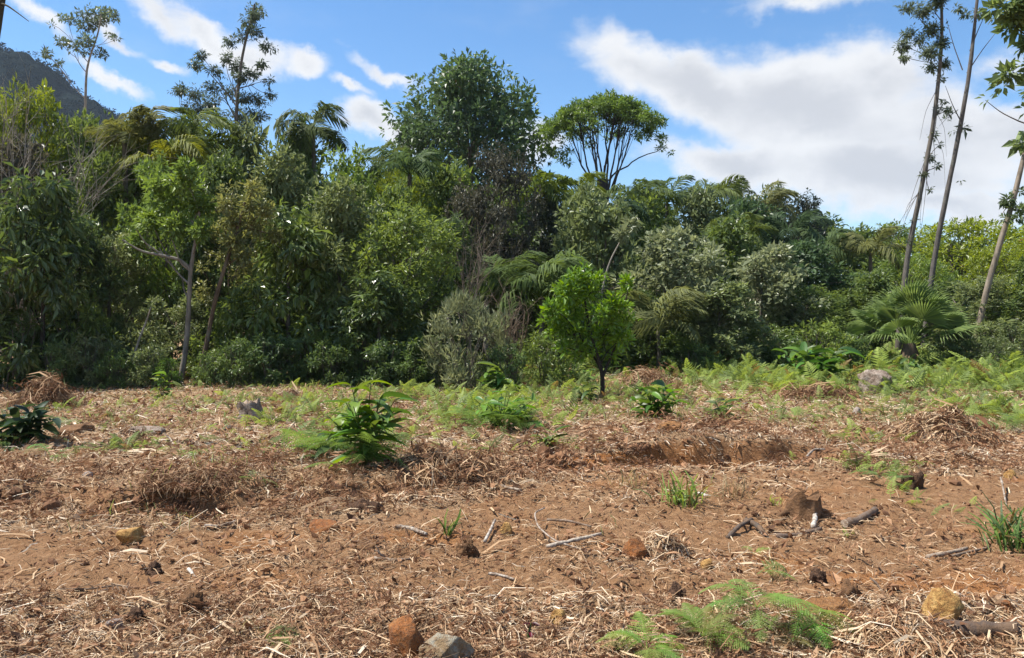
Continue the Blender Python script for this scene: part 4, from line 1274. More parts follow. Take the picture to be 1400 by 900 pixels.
def palms():
    P = palm
    P(742, 20.8, 412, 2.15, 14, "feather palm with arching drooping fronds left of the citrus tree's top", (0.092, 0.133, 0.037), 501, r=.08)
    P(690, 21.5, 405, 2.0, 11, "shaded feather palm behind the dead brushwood, left of the arching palm", (0.076, 0.112, 0.032), 502, r=.07)
    P(900, 20.7, 455, 1.9, 12, "young feather palm with hanging fronds right behind the citrus tree", (0.126, 0.140, 0.052), 503, r=.06)
    P(205, 25, 190, 1.6, 13, "grey-green feather palm on the upper left skyline", (0.126, 0.133, 0.052), 504)
    P(170, 24.5, 196, 1.4, 11, "smaller feather palm left of the grey-green skyline palm", (0.143, 0.154, 0.042), 505)
    P(262, 25.5, 196, 1.8, 13, "yellow-green feather palm below the left side of the gappy tree", (.10, .135, .03), 506)
    P(232, 24, 233, 1.8, 10, "low feather palm above the round light green crown", (0.151, 0.168, 0.028), 507)
    P(428, 29, 178, 1.9, 18, "dark feather palm with long drooping fronds at the skyline step", (0.076, 0.101, 0.033), 508, up=(-.3, 1.0))
    P(532, 36, 230, 1.6, 9, "small spiky palm against the white cloud left of the great dark tree", (0.092, 0.119, 0.033), 509)
    P(735, 30, 278, 2.1, 13, "light yellow-green palm between the blackish tree and the umbrella tree", (.11, .15, .03), 510)
    P(790, 33, 280, 1.9, 11, "green palm below the left limbs of the umbrella tree", (0.118, 0.154, 0.028), 511)
    P(872, 33, 288, 2.2, 12, "bluish green palm on the ridge just right of the umbrella tree", (0.084, 0.119, 0.037), 512)
    P(912, 35, 280, 2.1, 12, "dark green palm on the ridge, second one right of the umbrella tree", (0.071, 0.105, 0.030), 513)
    P(1000, 38, 276, 1.6, 9, "spiky upright palm standing out of the ridge line", (0.084, 0.105, 0.042), 514, up=(.7, 1.45))
    P(968, 36, 286, 2.2, 12, "broad green palm on the ridge left of the spiky upright one", (0.101, 0.133, 0.037), 515)
    P(1048, 38, 296, 2.4, 12, "palm with pale shining fronds on the ridge right of the spiky one", (0.143, 0.154, 0.066), 516)
    P(1010, 30, 328, 1.8, 11, "mid green palm below the ridge above the silvery trees", (0.101, 0.133, 0.037), 517)
    P(1130, 32, 353, 2.0, 11, "blue-green palm low in the forest below the dark upright tree", (0.076, 0.112, 0.042), 518)
    P(1190, 31, 353, 2.0, 11, "pale-tipped palm left of the twin tall trunks", (0.143, 0.154, 0.056), 519)
    P(1085, 33, 326, 2.0, 11, "palm in the gap left of the dark upright tree's foot", (.06, .095, .045), 520)
    P(840, 27, 308, 1.8, 10, "shaded palm between two silvery crowns", (.045, .075, .035), 521)
    P(560, 27, 243, 1.9, 11, "green palm at the left foot of the great dark tree", (.07, .11, .035), 522)
    # fan palm
    rng = np.random.default_rng(9)
    p = at(1243, 23.0)
    o = thing('fan_palm', "stemless fan palm with pleated split leaves in the bracken at the right", 'palm', p)
    g = Geo(); tube(g, [(0, 0, -.1), (.02, 0, .3), (0, 0, .75)], [.30, .26, .16], 10, .5, .12, rng)
    obj('trunk', g.mesh('fan_palm_trunk', M_BARK, True), o, (.16, .11, .075))
    M = [fan_leaf_mesh("fan_leaf_%d" % i, 530 + i, 26, sp, dr) for i, (sp, dr) in enumerate([(2.7, .1), (2.4, .3), (2.9, .2)])]
    for i in range(26):
        yaw = i * 2.39996 + rng.normal(0, .2); pit = .2 + 1.25 * (1 - (i + .5) / 26)
        s = rng.uniform(.88, 1.12)
        obj('leaf', M[i % 3], o, (.16, .22, .07), loc=(0, 0, .65), rot=(rng.normal(0, .35), -pit, yaw), scale=s)
    for i in range(7):
        yaw = i * .9 + rng.normal(0, .2)
        l = obj('dead_leaf', M[1], o, (.27, .205, .12), loc=(0, 0, .6), rot=(rng.normal(0, .3), .75 + .3 * rng.random(), yaw), scale=.75)


palms()


# ------------------------------------------------------------------ plants in the clearing
def blade_mesh(name, asp, curl, wave, mat, seed, n=6):
    rng = np.random.default_rng(seed)
    s = np.linspace(0, 1, n + 1)
    w = asp * np.sin(np.pi * np.clip(s * .93 + .05, 0, 1)) ** .8 * (1 - .25 * s); w[-1] = 0.004
    x = s * (1 - .12 * curl); z = .25 * s - curl * s * s + wave * np.sin(s * 9) * .02
    v = []
    for i in range(n + 1):
        v += [(x[i], -w[i] / 2, z[i] + .28 * w[i]), (x[i], 0, z[i]), (x[i], w[i] / 2, z[i] + .28 * w[i])]
    q = []
    for i in range(n):
        a = 3 * i
        q += [(a, a + 3, a + 4, a + 1), (a + 1, a + 4, a + 5, a + 2)]
    return Geo().add(v, None, q, .2 + .6 * rng.random()).mesh(name, mat, True)


BLADES = [blade_mesh("blade_%d" % i, a, c, w, M_LEAF, 600 + i) for i, (a, c, w) in enumerate([(.36, .45, 1), (.40, .75, 1), (.32, .3, .5), (.44, .6, 1)])]
LANCES = [blade_mesh("lance_%d" % i, a, c, .6, M_LEAF, 620 + i) for i, (a, c) in enumerate([(.22, .55), (.25, .8), (.20, .35)])]
FINE_FRONDS = []
for i, (pr, w, ri, dr) in enumerate([(20, .32, .55, .62), (22, .28, .8, .95), (19, .36, .35, .42)]):
    v_, t_ = fern_frond(1, pr, w, 8, ri, dr, np.random.default_rng(640 + i))
    FINE_FRONDS.append(Geo().add(v_, t_, None, .5).mesh("fine_frond_%d" % i, M_FERN))


def weed(px, py, hpx, wpx, n, Lpx, label, col, seed, stems=5, blades=None, fronds=0, fcol=(.14, .22, .05), cat='plant', name='leafy_weed', group='leafy weeds in the clearing', Fpx=None, up=.35):
    """stems with separate leaves; sizes in photo pixels at the plant's own distance"""
    rng = np.random.default_rng(seed)
    p = gp(px, py); s = p.y / FPX
    o = thing(name, label, cat, p, 0, group)
    h, w = hpx * s, wpx * s
    g = Geo(); B = blades or BLADES
    ends = []
    for i in range(stems):
        a = i * 2.39996 + rng.uniform(0, 1); r = w / 2 * math.sqrt((i + .3) / stems) * .85
        e = np.array([math.cos(a) * r, math.sin(a) * r, h * (1 - .35 * (i / stems)) * rng.uniform(.8, 1.0) * .85])
        q = bez((0, 0, -.02), (e[0] * .4, e[1] * .4, e[2] * .6), e, 8)
        tube(g, q, np.linspace(.009, .004, 8) * max(1, h), 5, .5); ends.append(q)
    obj('stem', g.mesh('weed_stem', M_LEAF, True), o, (.10, .13, .04))
    for i in range(n):
        q = ends[i % stems]; t = .12 + .88 * ((i // stems + .5) / math.ceil(n / stems))
        k = min(7, int(t * 7.99)); yaw = i * 2.39996 + rng.normal(0, .4)
        L = Lpx * s * rng.uniform(.8, 1.4)
        f = rng.uniform(.65, 1.3); c = [col[0] * f * rng.uniform(.85, 1.5), col[1] * f, col[2] * f]
        obj('leaf', B[int(rng.integers(0, len(B)))], o, c, loc=q[k], rot=(rng.normal(0, .3), -up * rng.uniform(-.2, 1.8), yaw), scale=L)
    for i in range(fronds):
        yaw = i * 2.39996 + rng.normal(0, .3)
        obj('frond', FINE_FRONDS[int(rng.integers(0, 3))], o, fcol, loc=(rng.normal(0, .1 * w), rng.normal(0, .1 * w), .02), rot=(rng.normal(0, .2), -rng.uniform(.0, .9), yaw), scale=(Fpx or Lpx) * s * rng.uniform(.75, 1.15))
    return o


def fern(px, py, n, Lpx, label, col, seed, yaws=None, pit=(-.1, .5), name='fern', group='ferns in the clearing', lift=.02):
    rng = np.random.default_rng(seed)
    p = gp(px, py); s = p.y / FPX
    o = thing(name, label, 'fern', p, 0, group)
    for i in range(n):
        yaw = (yaws[i % len(yaws)] + rng.normal(0, .12)) if yaws else i * 2.39996 + rng.normal(0, .3)
        obj('frond', FINE_FRONDS[i % 3], o, (.26, .17, .08) if rng.random() < .12 else [c * rng.uniform(.75, 1.2) for c in col], loc=(0, 0, lift), rot=(rng.normal(0, .2), -rng.uniform(*pit), yaw), scale=Lpx * s * rng.uniform(.8, 1.12))
    return o


def tuft(px, py, n, Lpx, label, col, seed, wpx=20, name='grass_tuft', cat='grass tuft', group='grass tufts in the clearing', asp=.035):
    rng = np.random.default_rng(seed)
    p = gp(px, py); s = p.y / FPX
    v, t, q = strip(1, asp, .16, 3); v = v + np.array([.5, 0, 0])
    g = Geo(); yaw = rng.uniform(0, 6.28, n)
    F = up_frames(rng, yaw, rng.uniform(.35, 1.4, n), .3) * (Lpx * s * rng.uniform(.5, 1.1, n))[:, None, None]
    P = np.stack([rng.normal(0, wpx * s * .4, n), rng.normal(0, wpx * s * .4, n), np.zeros(n)], -1)
    scatter(g, v, t, q, P, F, rng.random(n))
    o = obj(name, g.mesh(name, M_FERN), None, col, loc=p)
    return tag(o, label, cat, group)


def clearing_plants():
    K = (.085, .175, .026)
    weed(500, 636, 132, 140, 90, 42, "tall leafy weed with long drooping bright leaves in front of the citrus tree's left", K, 701, 12, fronds=22, Fpx=88, blades=BLADES[:2] + LANCES)
    weed(450, 628, 40, 90, 16, 34, "low ferny weed at the left foot of the tall leafy weed", (.07, .14, .03), 702, 5, fronds=14, Fpx=80)
    weed(686, 588, 62, 125, 80, 19, "rounded bright green weed patch left of the citrus trunk", (.10, .21, .03), 703, 16, fronds=30, Fpx=74)
    weed(676, 540, 44, 50, 26, 26, "upright leafy weed behind the rounded green patch", (.085, .17, .03), 704, 5, fronds=4, Fpx=40)
    weed(896, 573, 54, 88, 64, 25, "dark green broad-leaved weed right of the citrus trunk", (.07, .15, .022), 705, 12)
    weed(1122, 524, 60, 105, 70, 26, "lush dark-leaved weed in the bracken left of the fan palm", (.055, .13, .022), 706, 9, up=.5)
    weed(1090, 512, 40, 70, 24, 22, "bright green weed left of the lush dark-leaved one", (.09, .19, .03), 707, 6)
    weed(752, 618, 30, 50, 18, 22, "small yellow-green seedling on the straw above the rut", (.10, .16, .03), 708, 4)
    weed(720, 588, 22, 36, 10, 20, "little green weed at the right foot of the rounded patch", (.10, .20, .03), 709, 3)
    weed(988, 572, 34, 44, 14, 18, "small grey-green fern clump with drooping fronds right of the dark weed", (.06, .11, .035), 710, 4, fronds=10, Fpx=34)
    weed(222, 546, 44, 34, 18, 17, "upright seedling with round leaves before the pale forked trunk", (.10, .19, .03), 711, 3)
    weed(803, 552, 36, 46, 20, 18, "small dim weed at the left of the citrus trunk", (.06, .11, .03), 712, 5)
    weed(38, 606, 62, 90, 54, 32, "dark shrubby weed at the left border with pale fern fronds", (.030, .062, .02), 713, 7, fronds=9, Fpx=62, fcol=(.12, .18, .05))
    weed(505, 500, 32, 60, 14, 26, "yellow-green leaf sprays rising behind the tall weed at the forest edge", (.12, .19, .03), 714, 4)
    weed(12, 612, 30, 50, 12, 28, "low dark weed tucked into the left border", (.03, .06, .02), 715, 4, fronds=4, Fpx=40)
    weed(870, 510, 20, 40, 12, 18, "tiny yellowish weed behind the broad-leaved one", (.16, .20, .03), 716, 3)
    weed(1240, 512, 24, 60, 16, 20, "low green weed in front of the fan palm", (.07, .14, .03), 717, 5)
    weed(795, 524, 24, 60, 14, 20, "pale green weed touching the citrus trunk from behind", (.11, .18, .04), 718, 4, fronds=5, Fpx=30)
    # ferns
    F = (.155, .235, .055)
    fern(985, 508, 6, 90, "arching fern with one long curved frond at the forest edge", F, 731, [2.9, .3, 3.4, .1, 2.5, .8], (.1, .6))
    fern(900, 500, 4, 55, "small fern under the dark bush right of the citrus tree", F, 732)
    fern(1035, 868, 13, 95, "large fresh green fern in the foreground left of the log", (.16, .235, .05), 733, None, (-.2, .35), lift=.13)
    fern(885, 902, 12, 80, "fern clump at the bottom border left of the large fresh fern", (.20, .28, .05), 734, None, (-.1, .5), lift=.04)
    fern(960, 885, 12, 85, "fern between the clump at the bottom border and the large fresh fern", (.15, .22, .045), 735, None, (0, .5), lift=.05)
    fern(1100, 868, 9, 80, "fern at the right end of the large foreground fern, reaching toward the orange mound", (.17, .25, .05), 750, None, (-.15, .3), lift=.09)
    fern(355, 880, 2, 105, "single bright fern frond lying at the bottom border", F, 736, [-.35, -.15], (-.25, -.1), lift=.04)
    fern(1035, 792, 2, 70, "bright fern frond lying on the wheel track", F, 737, [.0, .5], (-.1, .1), lift=.03)
    fern(1030, 762, 2, 26, "tiny fern sprig behind the frond on the track", F, 738)
    fern(1075, 880, 4, 70, "yellowing fern at the right end of the large fern", (.17, .19, .05), 739, None, (-.1, .3))
    fern(1210, 665, 6, 52, "green fern sprig below the straw heap", (.12, .19, .05), 740, None, (.0, .5))
    fern(1245, 640, 4, 40, "small fern right above the green sprig", F, 741)
    fern(1165, 612, 5, 42, "light green fern on the straw left of the straw heap", F, 742)
    fern(1195, 632, 6, 55, "flat yellow-green fern patch below the light green fern", (.17, .23, .05), 743, None, (-.3, .1))
    fern(1375, 590, 8, 60, "fern at the right side of the straw heap", (.13, .20, .06), 744)
    fern(70, 628, 6, 70, "flat pale fern on the straw below the dark border weed", F, 745, None, (-.2, .2))
    fern(250, 625, 7, 62, "light green fern patch on the bank at the left", (.17, .24, .06), 746, None, (-.25, .15))
    fern(350, 665, 4, 40, "tiny light fern on the edge of the bank", F, 747)
    fern(365, 600, 4, 32, "yellow-green sprig right of the weathered stump", (.16, .22, .04), 748)
    fern(1085, 575, 5, 40, "fern tuft behind the stump on the right", F, 749)
    # tufts
    tuft(932, 690, 70, 46, "bright grass tuft in front of the rut", (.19, .27, .06), 751, 34, asp=.06)
    tuft(1385, 748, 90, 62, "dark green sedge tuft at the right border", (.10, .17, .04), 752, 40, asp=.05)
    tuft(612, 732, 14, 40, "single upright green sprig on the track's edge", (.10, .17, .03), 753, 6, asp=.08)
    tuft(1058, 690, 22, 16, "little yellow-green tuft beside the reddish stump", (.22, .27, .06), 754, 14, asp=.08)
    tuft(1160, 735, 16, 14, "tiny green tuft by the short log", (.17, .25, .05), 755, 10, asp=.1)
    tuft(290, 640, 40, 26, "thin grass tuft on the left part of the bank", (.18, .22, .07), 756, 40)
    tuft(860, 668, 36, 30, "dry yellowish tuft below the rut", (.26, .22, .09), 757, 30)
    tuft(1005, 680, 40, 36, "dry brown grass tuft right of the bright one", (.27, .20, .10), 758, 30)
    tuft(350, 868, 20, 30, "thin pale tuft at the lower left", (.24, .22, .10), 759, 40)


clearing_plants()


# ------------------------------------------------------------------ stones, logs, sticks, straw heaps
def rock(px, py, wpx, hpx, mat, label, seed, name='rock', cat='rock', group='rocks on the cleared soil', dep=.85, cuts=9, rz=None, sink=.42, parent=None, rough=.10):
    rng = np.random.default_rng(seed)
    p = gp(px, py); s = p.y / FPX
    bm = bmesh.new(); bmesh.ops.create_icosphere(bm, subdivisions=4, radius=1)
    v = np.array([x.co[:] for x in bm.verts])
    for _ in range(cuts):
        n = rdir(rng, 1)[0]; dd = rng.uniform(.52, .85)
        v = v - n * np.maximum(0, v @ n - dd)[:, None] * .93
    v *= (1 + rough * 1.3 * fbm(v[:, 0] * 1.8 + seed, v[:, 1] * 1.8, v[:, 2] * 1.8, seed=seed, octv=3) + rough * .9 * fbm(v[:, 0] * 6 + seed, v[:, 1] * 6, v[:, 2] * 6, seed=seed, octv=4, gain=.7))[:, None]
    v = (v - v.min(0)) / (v.max(0) - v.min(0)) - (.5, .5, sink)
    v *= np.array([wpx * s, wpx * s * dep, hpx * s / (1 - sink)])
    for x, c in zip(bm.verts, v): x.co = c
    me = bpy.data.meshes.new(name); bm.to_mesh(me); bm.free()
    me.polygons.foreach_set("use_smooth", np.ones(len(me.polygons), bool))
    me.materials.append(mat)
    o = obj(name, me, parent, loc=p, rot=(0, 0, rng.uniform(-.4, .4) if rz is None else rz))
    return tag(o, label, cat, group) if label else o


def stick(pts, rpx, label, seed, name='stick', cat='stick', group='fallen sticks on the cleared soil', col=None, lift=.35, bend=.04, cut=False, twigs=()):
    """a piece of wood lying along photo pixels PTS"""
    rng = np.random.default_rng(seed)
    P = [gp(*q[:2]) for q in pts]; s = P[0].y / FPX; r = rpx * s * (.8 if rpx < 9 else 1)
    Q = np.array([np.array(q) + (0, 0, r * (.5 + lift) + (pts[i][2] * s if len(pts[i]) > 2 else 0)) for i, q in enumerate(P)])
    o0 = Q.mean(0); Q = Q - o0
    k = np.linspace(0, 1, len(Q)); m = max(10, len(Q) * 4); kk = np.linspace(0, 1, m)
    T = np.stack([np.interp(kk, k, Q[:, i]) for i in range(3)], -1)
    for _ in range(2): T[1:-1] = (T[:-2] + 2 * T[1:-1] + T[2:]) / 4
    T[1:-1] += rng.normal(0, bend * r * 2, (m - 2, 3))
    g = Geo(); tube(g, T, r * (1.08 - .3 * kk) * (1 + rng.normal(0, .07, m)), 9, .5, .05, rng, True)
    for tw in twigs:
        b = T[int(tw[0] * (m - 1))]; e = b + np.array([tw[1] * s, rng.normal(0, 6 * s), tw[2] * s])
        tube(g, bez(b, (b + e) / 2 + (0, 0, 3 * s), e, 5), np.linspace(r * .55, r * .25, 5), 6, .5, cap=True)
    o = obj(name, g.mesh(name, M_STICK, True), None, [c * .8 for c in (col or (.26, .20, .145))], loc=o0)
    tag(o, label, cat, group)
    if cut:
        for i, e in ((0, 0), (-1, 1)):
            c = T[i]; tgv = unit((T[0] - T[1]) if i == 0 else (T[-1] - T[-2])); gg = Geo()
            rr = r * (1.08 if i == 0 else .78) * .97
            tube(gg, [c, c + tgv * .006], [rr, rr * .9], 10, .5, cap=True)
            obj('cut_end', gg.mesh('cut_end', M_CUT), o)
    return o


def straw_heap(px, py, wpx, hpx, label, seed, n, col=(0, .95), group='heaps of dry fern and straw', red=0.0):
    rng = np.random.default_rng(seed)
    p = gp(px, py); s = p.y / FPX; w, h = wpx * s, hpx * s
    o = thing('straw_heap', label, 'straw heap', p, 0, group)
    a = np.linspace(0, 2 * math.pi, 40, endpoint=False); rr = np.linspace(0, 1, 12)
    A, R = np.meshgrid(a, rr); X = R * np.cos(A) * w / 2; Y = R * np.sin(A) * w / 2 * .8
    Z = h * .8 * np.cos(R * math.pi / 2) ** 1.2 * (.35 + 1.1 * vnoise(X / w * 5 + seed, Y / w * 5, seed=4)) - .03
    i = np.arange(11)[:, None] * 40; j = np.arange(40)[None]; j2 = (j + 1) % 40
    Q = np.stack([i + j, i + 40 + j, i + 40 + j2, i + j2], -1).reshape(-1, 4)
    g = Geo().add(np.stack([X, Y, Z], -1).reshape(-1, 3), None, Q, .12)
    obj('core', g.mesh('heap_core', M_DEADLEAF, True), o)
    def top(x, y):
        q = np.clip(np.hypot(x / (w / 2), y / (w * .4)), 0, 1)
        return h * .8 * np.cos(q * math.pi / 2) ** 1.2 * (.35 + 1.1 * vnoise(x / w * 5 + seed, y / w * 5, seed=4)) - .03
    n = int(n * 2.0); g = Geo(); r = np.sqrt(rng.random(n)) * 1.2; a = rng.uniform(0, 6.28, n)
    x, y = r * np.cos(a) * w / 2, r * np.sin(a) * w * .4
    T = [strip(1, .028, .22, 4, .06), strip(1, .020, .34, 4, -.08), strip(1, .045, .15, 3, .08)]
    yaw = a + rng.normal(0, .9, n); pit = -.45 * r + rng.normal(0, .45, n)
    F = up_frames(rng, yaw, pit, .6) * (np.exp(rng.normal(math.log(.17), .4, n)) * max(w, .5))[:, None, None]
    P = np.stack([x, y, top(x, y) + rng.uniform(0, .16, n) * h], -1)
    ti = np.clip(col[0] + (col[1] - col[0]) * rng.beta(1.9, 1.5, n), 0, 1); kd = rng.integers(0, 3, n)
    for i, (v, t, q) in enumerate(T):
        k = kd == i; scatter(g, v, t, q, P[k], F[k], ti[k])
    obj('straw', g.mesh('heap_straw', M_STRAW), o, kind='stuff')
    g = Geo(); T = [dead_frond(rng, 1.0) for _ in range(3)]; m = n // 5; k = rng.choice(n, m)
    F2 = frames(rng, m, .6) * (np.exp(rng.normal(math.log(.26), .3, m)) * np.clip(w, .5, 1.2))[:, None, None]
    for i in range(3): scatter(g, T[i][0], T[i][1], None, P[k[i::3]], F2[i::3], ti[k[i::3]] * .8)
    obj('dead_fronds', g.mesh('heap_fronds', M_DEADLEAF), o, kind='stuff')
    return o


def stump(px, py, wpx, hpx, label, seed, wood, lean, name='tree_stump', group='tree stumps in the clearing', roots=()):
    rng = np.random.default_rng(seed)
    p = gp(px, py); s = p.y / FPX; w, h = wpx * s, hpx * s
    o = thing(name, label, 'stump', p, 0, group)
    n, m = 28, 9
    a = np.linspace(0, 2 * math.pi, n, endpoint=False); zz = np.linspace(0, 1, m)
    A, Z = np.meshgrid(a, zz)
    fl = 1 + .45 * (1 - Z) ** 2.2 * (.5 + .5 * np.cos(A * 3 + seed)) + .30 * fbm(np.cos(A) * 3 + seed, np.sin(A) * 3, Z * .8, seed=seed, octv=4)
    R = w / 2 * .85 * fl
    jag = h * (.45 * fbm(np.cos(a) * 2.2 + seed, np.sin(a) * 2.2, seed=seed + 5, octv=3))
    X = R * np.cos(A) + lean[0] * h * Z; Y = R * np.sin(A) + lean[1] * h * Z
    ZZ = -.04 + Z * (h + jag[None] + .35 * h * lean[0] * -np.cos(A))
    i = np.arange(m - 1)[:, None] * n; j = np.arange(n)[None]; j2 = (j + 1) % n
    Q = np.stack([i + j, i + j2, i + n + j2, i + n + j], -1).reshape(-1, 4)
    g = Geo().add(np.stack([X, Y, ZZ], -1).reshape(-1, 3), None, Q, .5)
    obj('trunk', g.mesh('stump_trunk', wood, True), o)
    rim = np.stack([X[-1], Y[-1], ZZ[-1] - .004], -1); inn = rim.mean(0) + (rim - rim.mean(0)) * .55 - (0, 0, .03 * h); c = rim.mean(0) - (0, 0, .10 * h)
    jj = np.arange(n); k2 = (jj + 1) % n
    g = Geo().add(np.concatenate([rim, inn, [c]]), np.stack([n + jj, n + k2, np.full(n, 2 * n)], -1), np.stack([jj, k2, n + k2, n + jj], -1), .5)
    obj('cut_face', g.mesh('stump_cut', M_CUT if wood is not M_WOOD else M_WOOD), o)
    for dx, dy, l, r in roots:
        e = np.array([dx * l * s, dy * l * s, -.01]); b = np.array([dx * w * .35, dy * w * .35, h * .22])
        gg = Geo(); tube(gg, bez(b, (b + e) / 2 + (0, 0, .05 * l * s), e, 7), np.linspace(r * s, r * s * .4, 7), 7, .5, .08, rng, True)
        obj('root', gg.mesh('stump_root', wood, True), o)
    return o


M_STUMP = rock_material("stump_wood", [(0.35, (0.13, 0.09, 0.065)), (0.5, (0.27, 0.21, 0.165)), (0.68, (0.42, 0.35, 0.29))], 9, (.10, .065, .045))
M_EARTH = rock_material("orange_earth", [(0.3, (0.16, 0.07, 0.025)), (0.55, (0.33, 0.16, 0.06)), (0.75, (0.42, 0.25, 0.11))], 16, (.22, .12, .06))
M_DARK = rock_material("dark_earth", [(0.3, (0.035, 0.02, 0.013)), (0.7, (0.12, 0.065, 0.038))], 14, (.18, .10, .06))


def small_things():
    R = rock
    R(552, 893, 56, 50, M_ROCK_ORANGE, "rusty orange rock beside the grey stone at the bottom border", 801)
    R(610, 908, 76, 40, M_ROCK_GREY, "greyish brown stone at the bottom border, right of the rusty orange rock", 802, cuts=12)
    R(1290, 847, 58, 44, M_ROCK_YELLOW, "round yellow-ochre rock above the dark log", 803, cuts=6)
    R(868, 762, 34, 26, M_ROCK_ORANGE, "orange clod under the pale dry root tangle", 804)
    R(966, 776, 22, 13, M_ROCK_YELLOW, "small ochre clod right of the root tangle on the track", 805)
    R(178, 740, 36, 18, M_ROCK_YELLOW, "ochre clod below the straight pale stick on the left", 806)
    R(444, 725, 42, 14, M_ROCK_ORANGE, "flat orange clod on the track left of centre", 807)
    R(762, 846, 22, 14, M_ROCK_YELLOW, "small ochre stone between the curved twig and the fern", 808)
    R(1378, 838, 16, 18, M_ROCK_ORANGE, "small orange-red stone right of the yellow rock", 809)
    R(830, 748, 18, 10, M_ROCK_ORANGE, "small orange clod left of the root tangle", 810)
    R(692, 728, 18, 14, M_ROCK_YELLOW, "small yellowish stone near the upright white splinter", 811)
    R(1380, 652, 18, 10, M_ROCK_YELLOW, "small yellow stone on the bare soil at the right border", 812)
    R(1130, 835, 90, 16, M_EARTH, "low mound of orange earth between the fern and the yellow rock", 813, name='earth_mound', cat='earth', sink=.45, rough=.3, cuts=1)
    R(915, 632, 44, 16, M_EARTH, "ochre lump of earth in the rut", 814, name='earth_clod', cat='earth', rough=.4, cuts=2, sink=.45)
    R(1172, 568, 12, 12, M_ROCK_PALE, "small pale pointed stone on the straw left of the heap", 815)
    R(120, 652, 14, 8, M_ROCK_PALE, "small pale stone on the left bank", 816)
    R(155, 858, 22, 12, M_ROCK_PALE, "pale weathered chip at the lower left", 817)
    for i, (px, py, w, h, lb) in enumerate([(210, 782, 30, 16, "dark earth clod on the track at the left"), (265, 838, 48, 34, "black uprooted clod with roots at the lower left"), 
                                            (1118, 795, 30, 20, "dark clod with raised tip right of the fern on the track"), (925, 820, 40, 26, "dark clod left of the fern frond on the track"), (640, 760, 34, 26, "dark root clod below the upright white splinter"),
                                            (505, 700, 60, 20, "dark clod under the overhang of the bank"),
                                            (185, 845, 30, 14, "dark flat clod left of the black uprooted one"), 
                                            (1165, 820, 36, 26, "dark root clod beside the orange earth mound"), (1245, 668, 36, 26, "dark clod with roots below the fern sprig")]):
        R(px, py, w, h, M_WOOD if i % 3 == 1 else M_DARK, lb, 830 + i, name='soil_clod', cat='clod', group='dark clods on the track', rough=.5, cuts=1, sink=.5)
    S = stick
    S([(1272, 868), (1320, 874), (1390, 872)], 13, "thick dark log lying below the yellow rock", 851, 'log', 'log', None, (.12, .085, .065), .3, .05, True)
    S([(1062, 736), (1090, 735), (1122, 726)], 4.5, "brown stick below the reddish stump", 852, col=(.18, .13, .10))
    S([(1155, 722), (1175, 716), (1197, 702)], 7.5, "short thick log right of the reddish stump", 853, 'log', 'log', None, (.20, .145, .11), .4, .05, True)
    S([(1268, 764), (1290, 760), (1322, 752)], 3.8, "pale stick on the track above the yellow rock", 854, col=(.40, .31, .23))
    S([(150, 706), (200, 704), (248, 705)], 2.6, "straight pale stick on the soil at the left", 855, col=(.42, .34, .26))
    S([(280, 722), (305, 722), (322, 715)], 3.5, "whitish forked stick left of centre", 856, col=(.40, .33, .27), twigs=[(.5, 18, 5)])
    S([(747, 752, 2), (785, 746, 5), (822, 742, 10)], 3.6, "bleached stick of the root tangle, lying level", 857, col=(.52, .44, .35))
    S([(795, 752), (760, 748, 6), (735, 735, 14), (730, 722, 22), (745, 715, 22)], 1.7, "curved bleached twig looping round the bleached stick", 858, col=(.44, .36, .29))
    S([(748, 718, 6), (780, 722, 8), (808, 728, 6)], 2.2, "brown twig behind the bleached stick", 859, col=(.28, .21, .16))
    S([(538, 722), (560, 724), (583, 733)], 3.6, "white splintered stick above the centre of the track", 860, col=(.50, .44, .37), twigs=[(.6, 14, -8)])
    S([(512, 765), (540, 768), (562, 766)], 2.8, "barred pale stick on the track", 861, col=(.40, .32, .25), twigs=[(.3, -14, 14), (.2, -8, 18)])
    S([(576, 792), (590, 791), (606, 792)], 2.6, "short pale peg of wood on the track", 862, col=(.46, .38, .30))
    S([(668, 786), (686, 788), (704, 794)], 2.4, "short white splinter right of the pale peg", 863, col=(.50, .44, .37))
    S([(663, 742), (670, 732, 4), (677, 722, 10)], 2.8, "upright white splinter by the dark root clod", 864, col=(.54, .49, .43))
    S([(1112, 724), (1115, 712, 6), (1116, 702, 14)], 4.2, "white wood chip standing before the reddish stump", 865, col=(.60, .55, .48))
    S([(995, 738), (1010, 728, 6), (1028, 722, 10)], 4.0, "dark gnarled root left of the brown stick", 866, col=(.13, .10, .08), twigs=[(.4, -10, -10), (.7, 8, -14)])
    S([(1020, 720, 4), (1036, 728, 6), (1048, 738)], 5.0, "blackened branch stub left of the reddish stump", 867, col=(.10, .08, .065), twigs=[(.3, -6, -18)])
    S([(738, 872), (770, 864, 3), (800, 859)], 2.2, "curved twig left of the foreground fern", 868, col=(.34, .26, .19))
    S([(925, 862), (945, 858, 4), (965, 850, 2)], 3.2, "pale bark strip at the left tip of the large fern", 869, col=(.36, .30, .25))
    S([(1190, 800, 8), (1200, 806, 6), (1212, 820)], 1.8, "thin dark twig sticking up left of the yellow rock", 870, col=(.13, .10, .08))
    S([(1316, 828, 4), (1326, 834, 2), (1336, 842)], 1.6, "thin pale twig leaning on the yellow rock", 871, col=(.48, .40, .31))
    S([(368, 572), (385, 577), (402, 584)], 3.0, "dark stick leading off the weathered stump", 872, col=(.14, .10, .075))
    S([(258, 780), (264, 788), (268, 792)], 2.8, "white feather-like wood chip on the track at the left", 873, col=(.62, .58, .52))
    S([(78, 806), (120, 809, 2), (160, 803, 2), (190, 806)], 1.6, "long thin root lying on the track at the left", 874, col=(.20, .14, .10), twigs=[(.45, -8, 6)])
    S([(85, 872), (95, 864), (108, 857)], 2.6, "short brown stick at the lower left", 875, col=(.25, .18, .13))
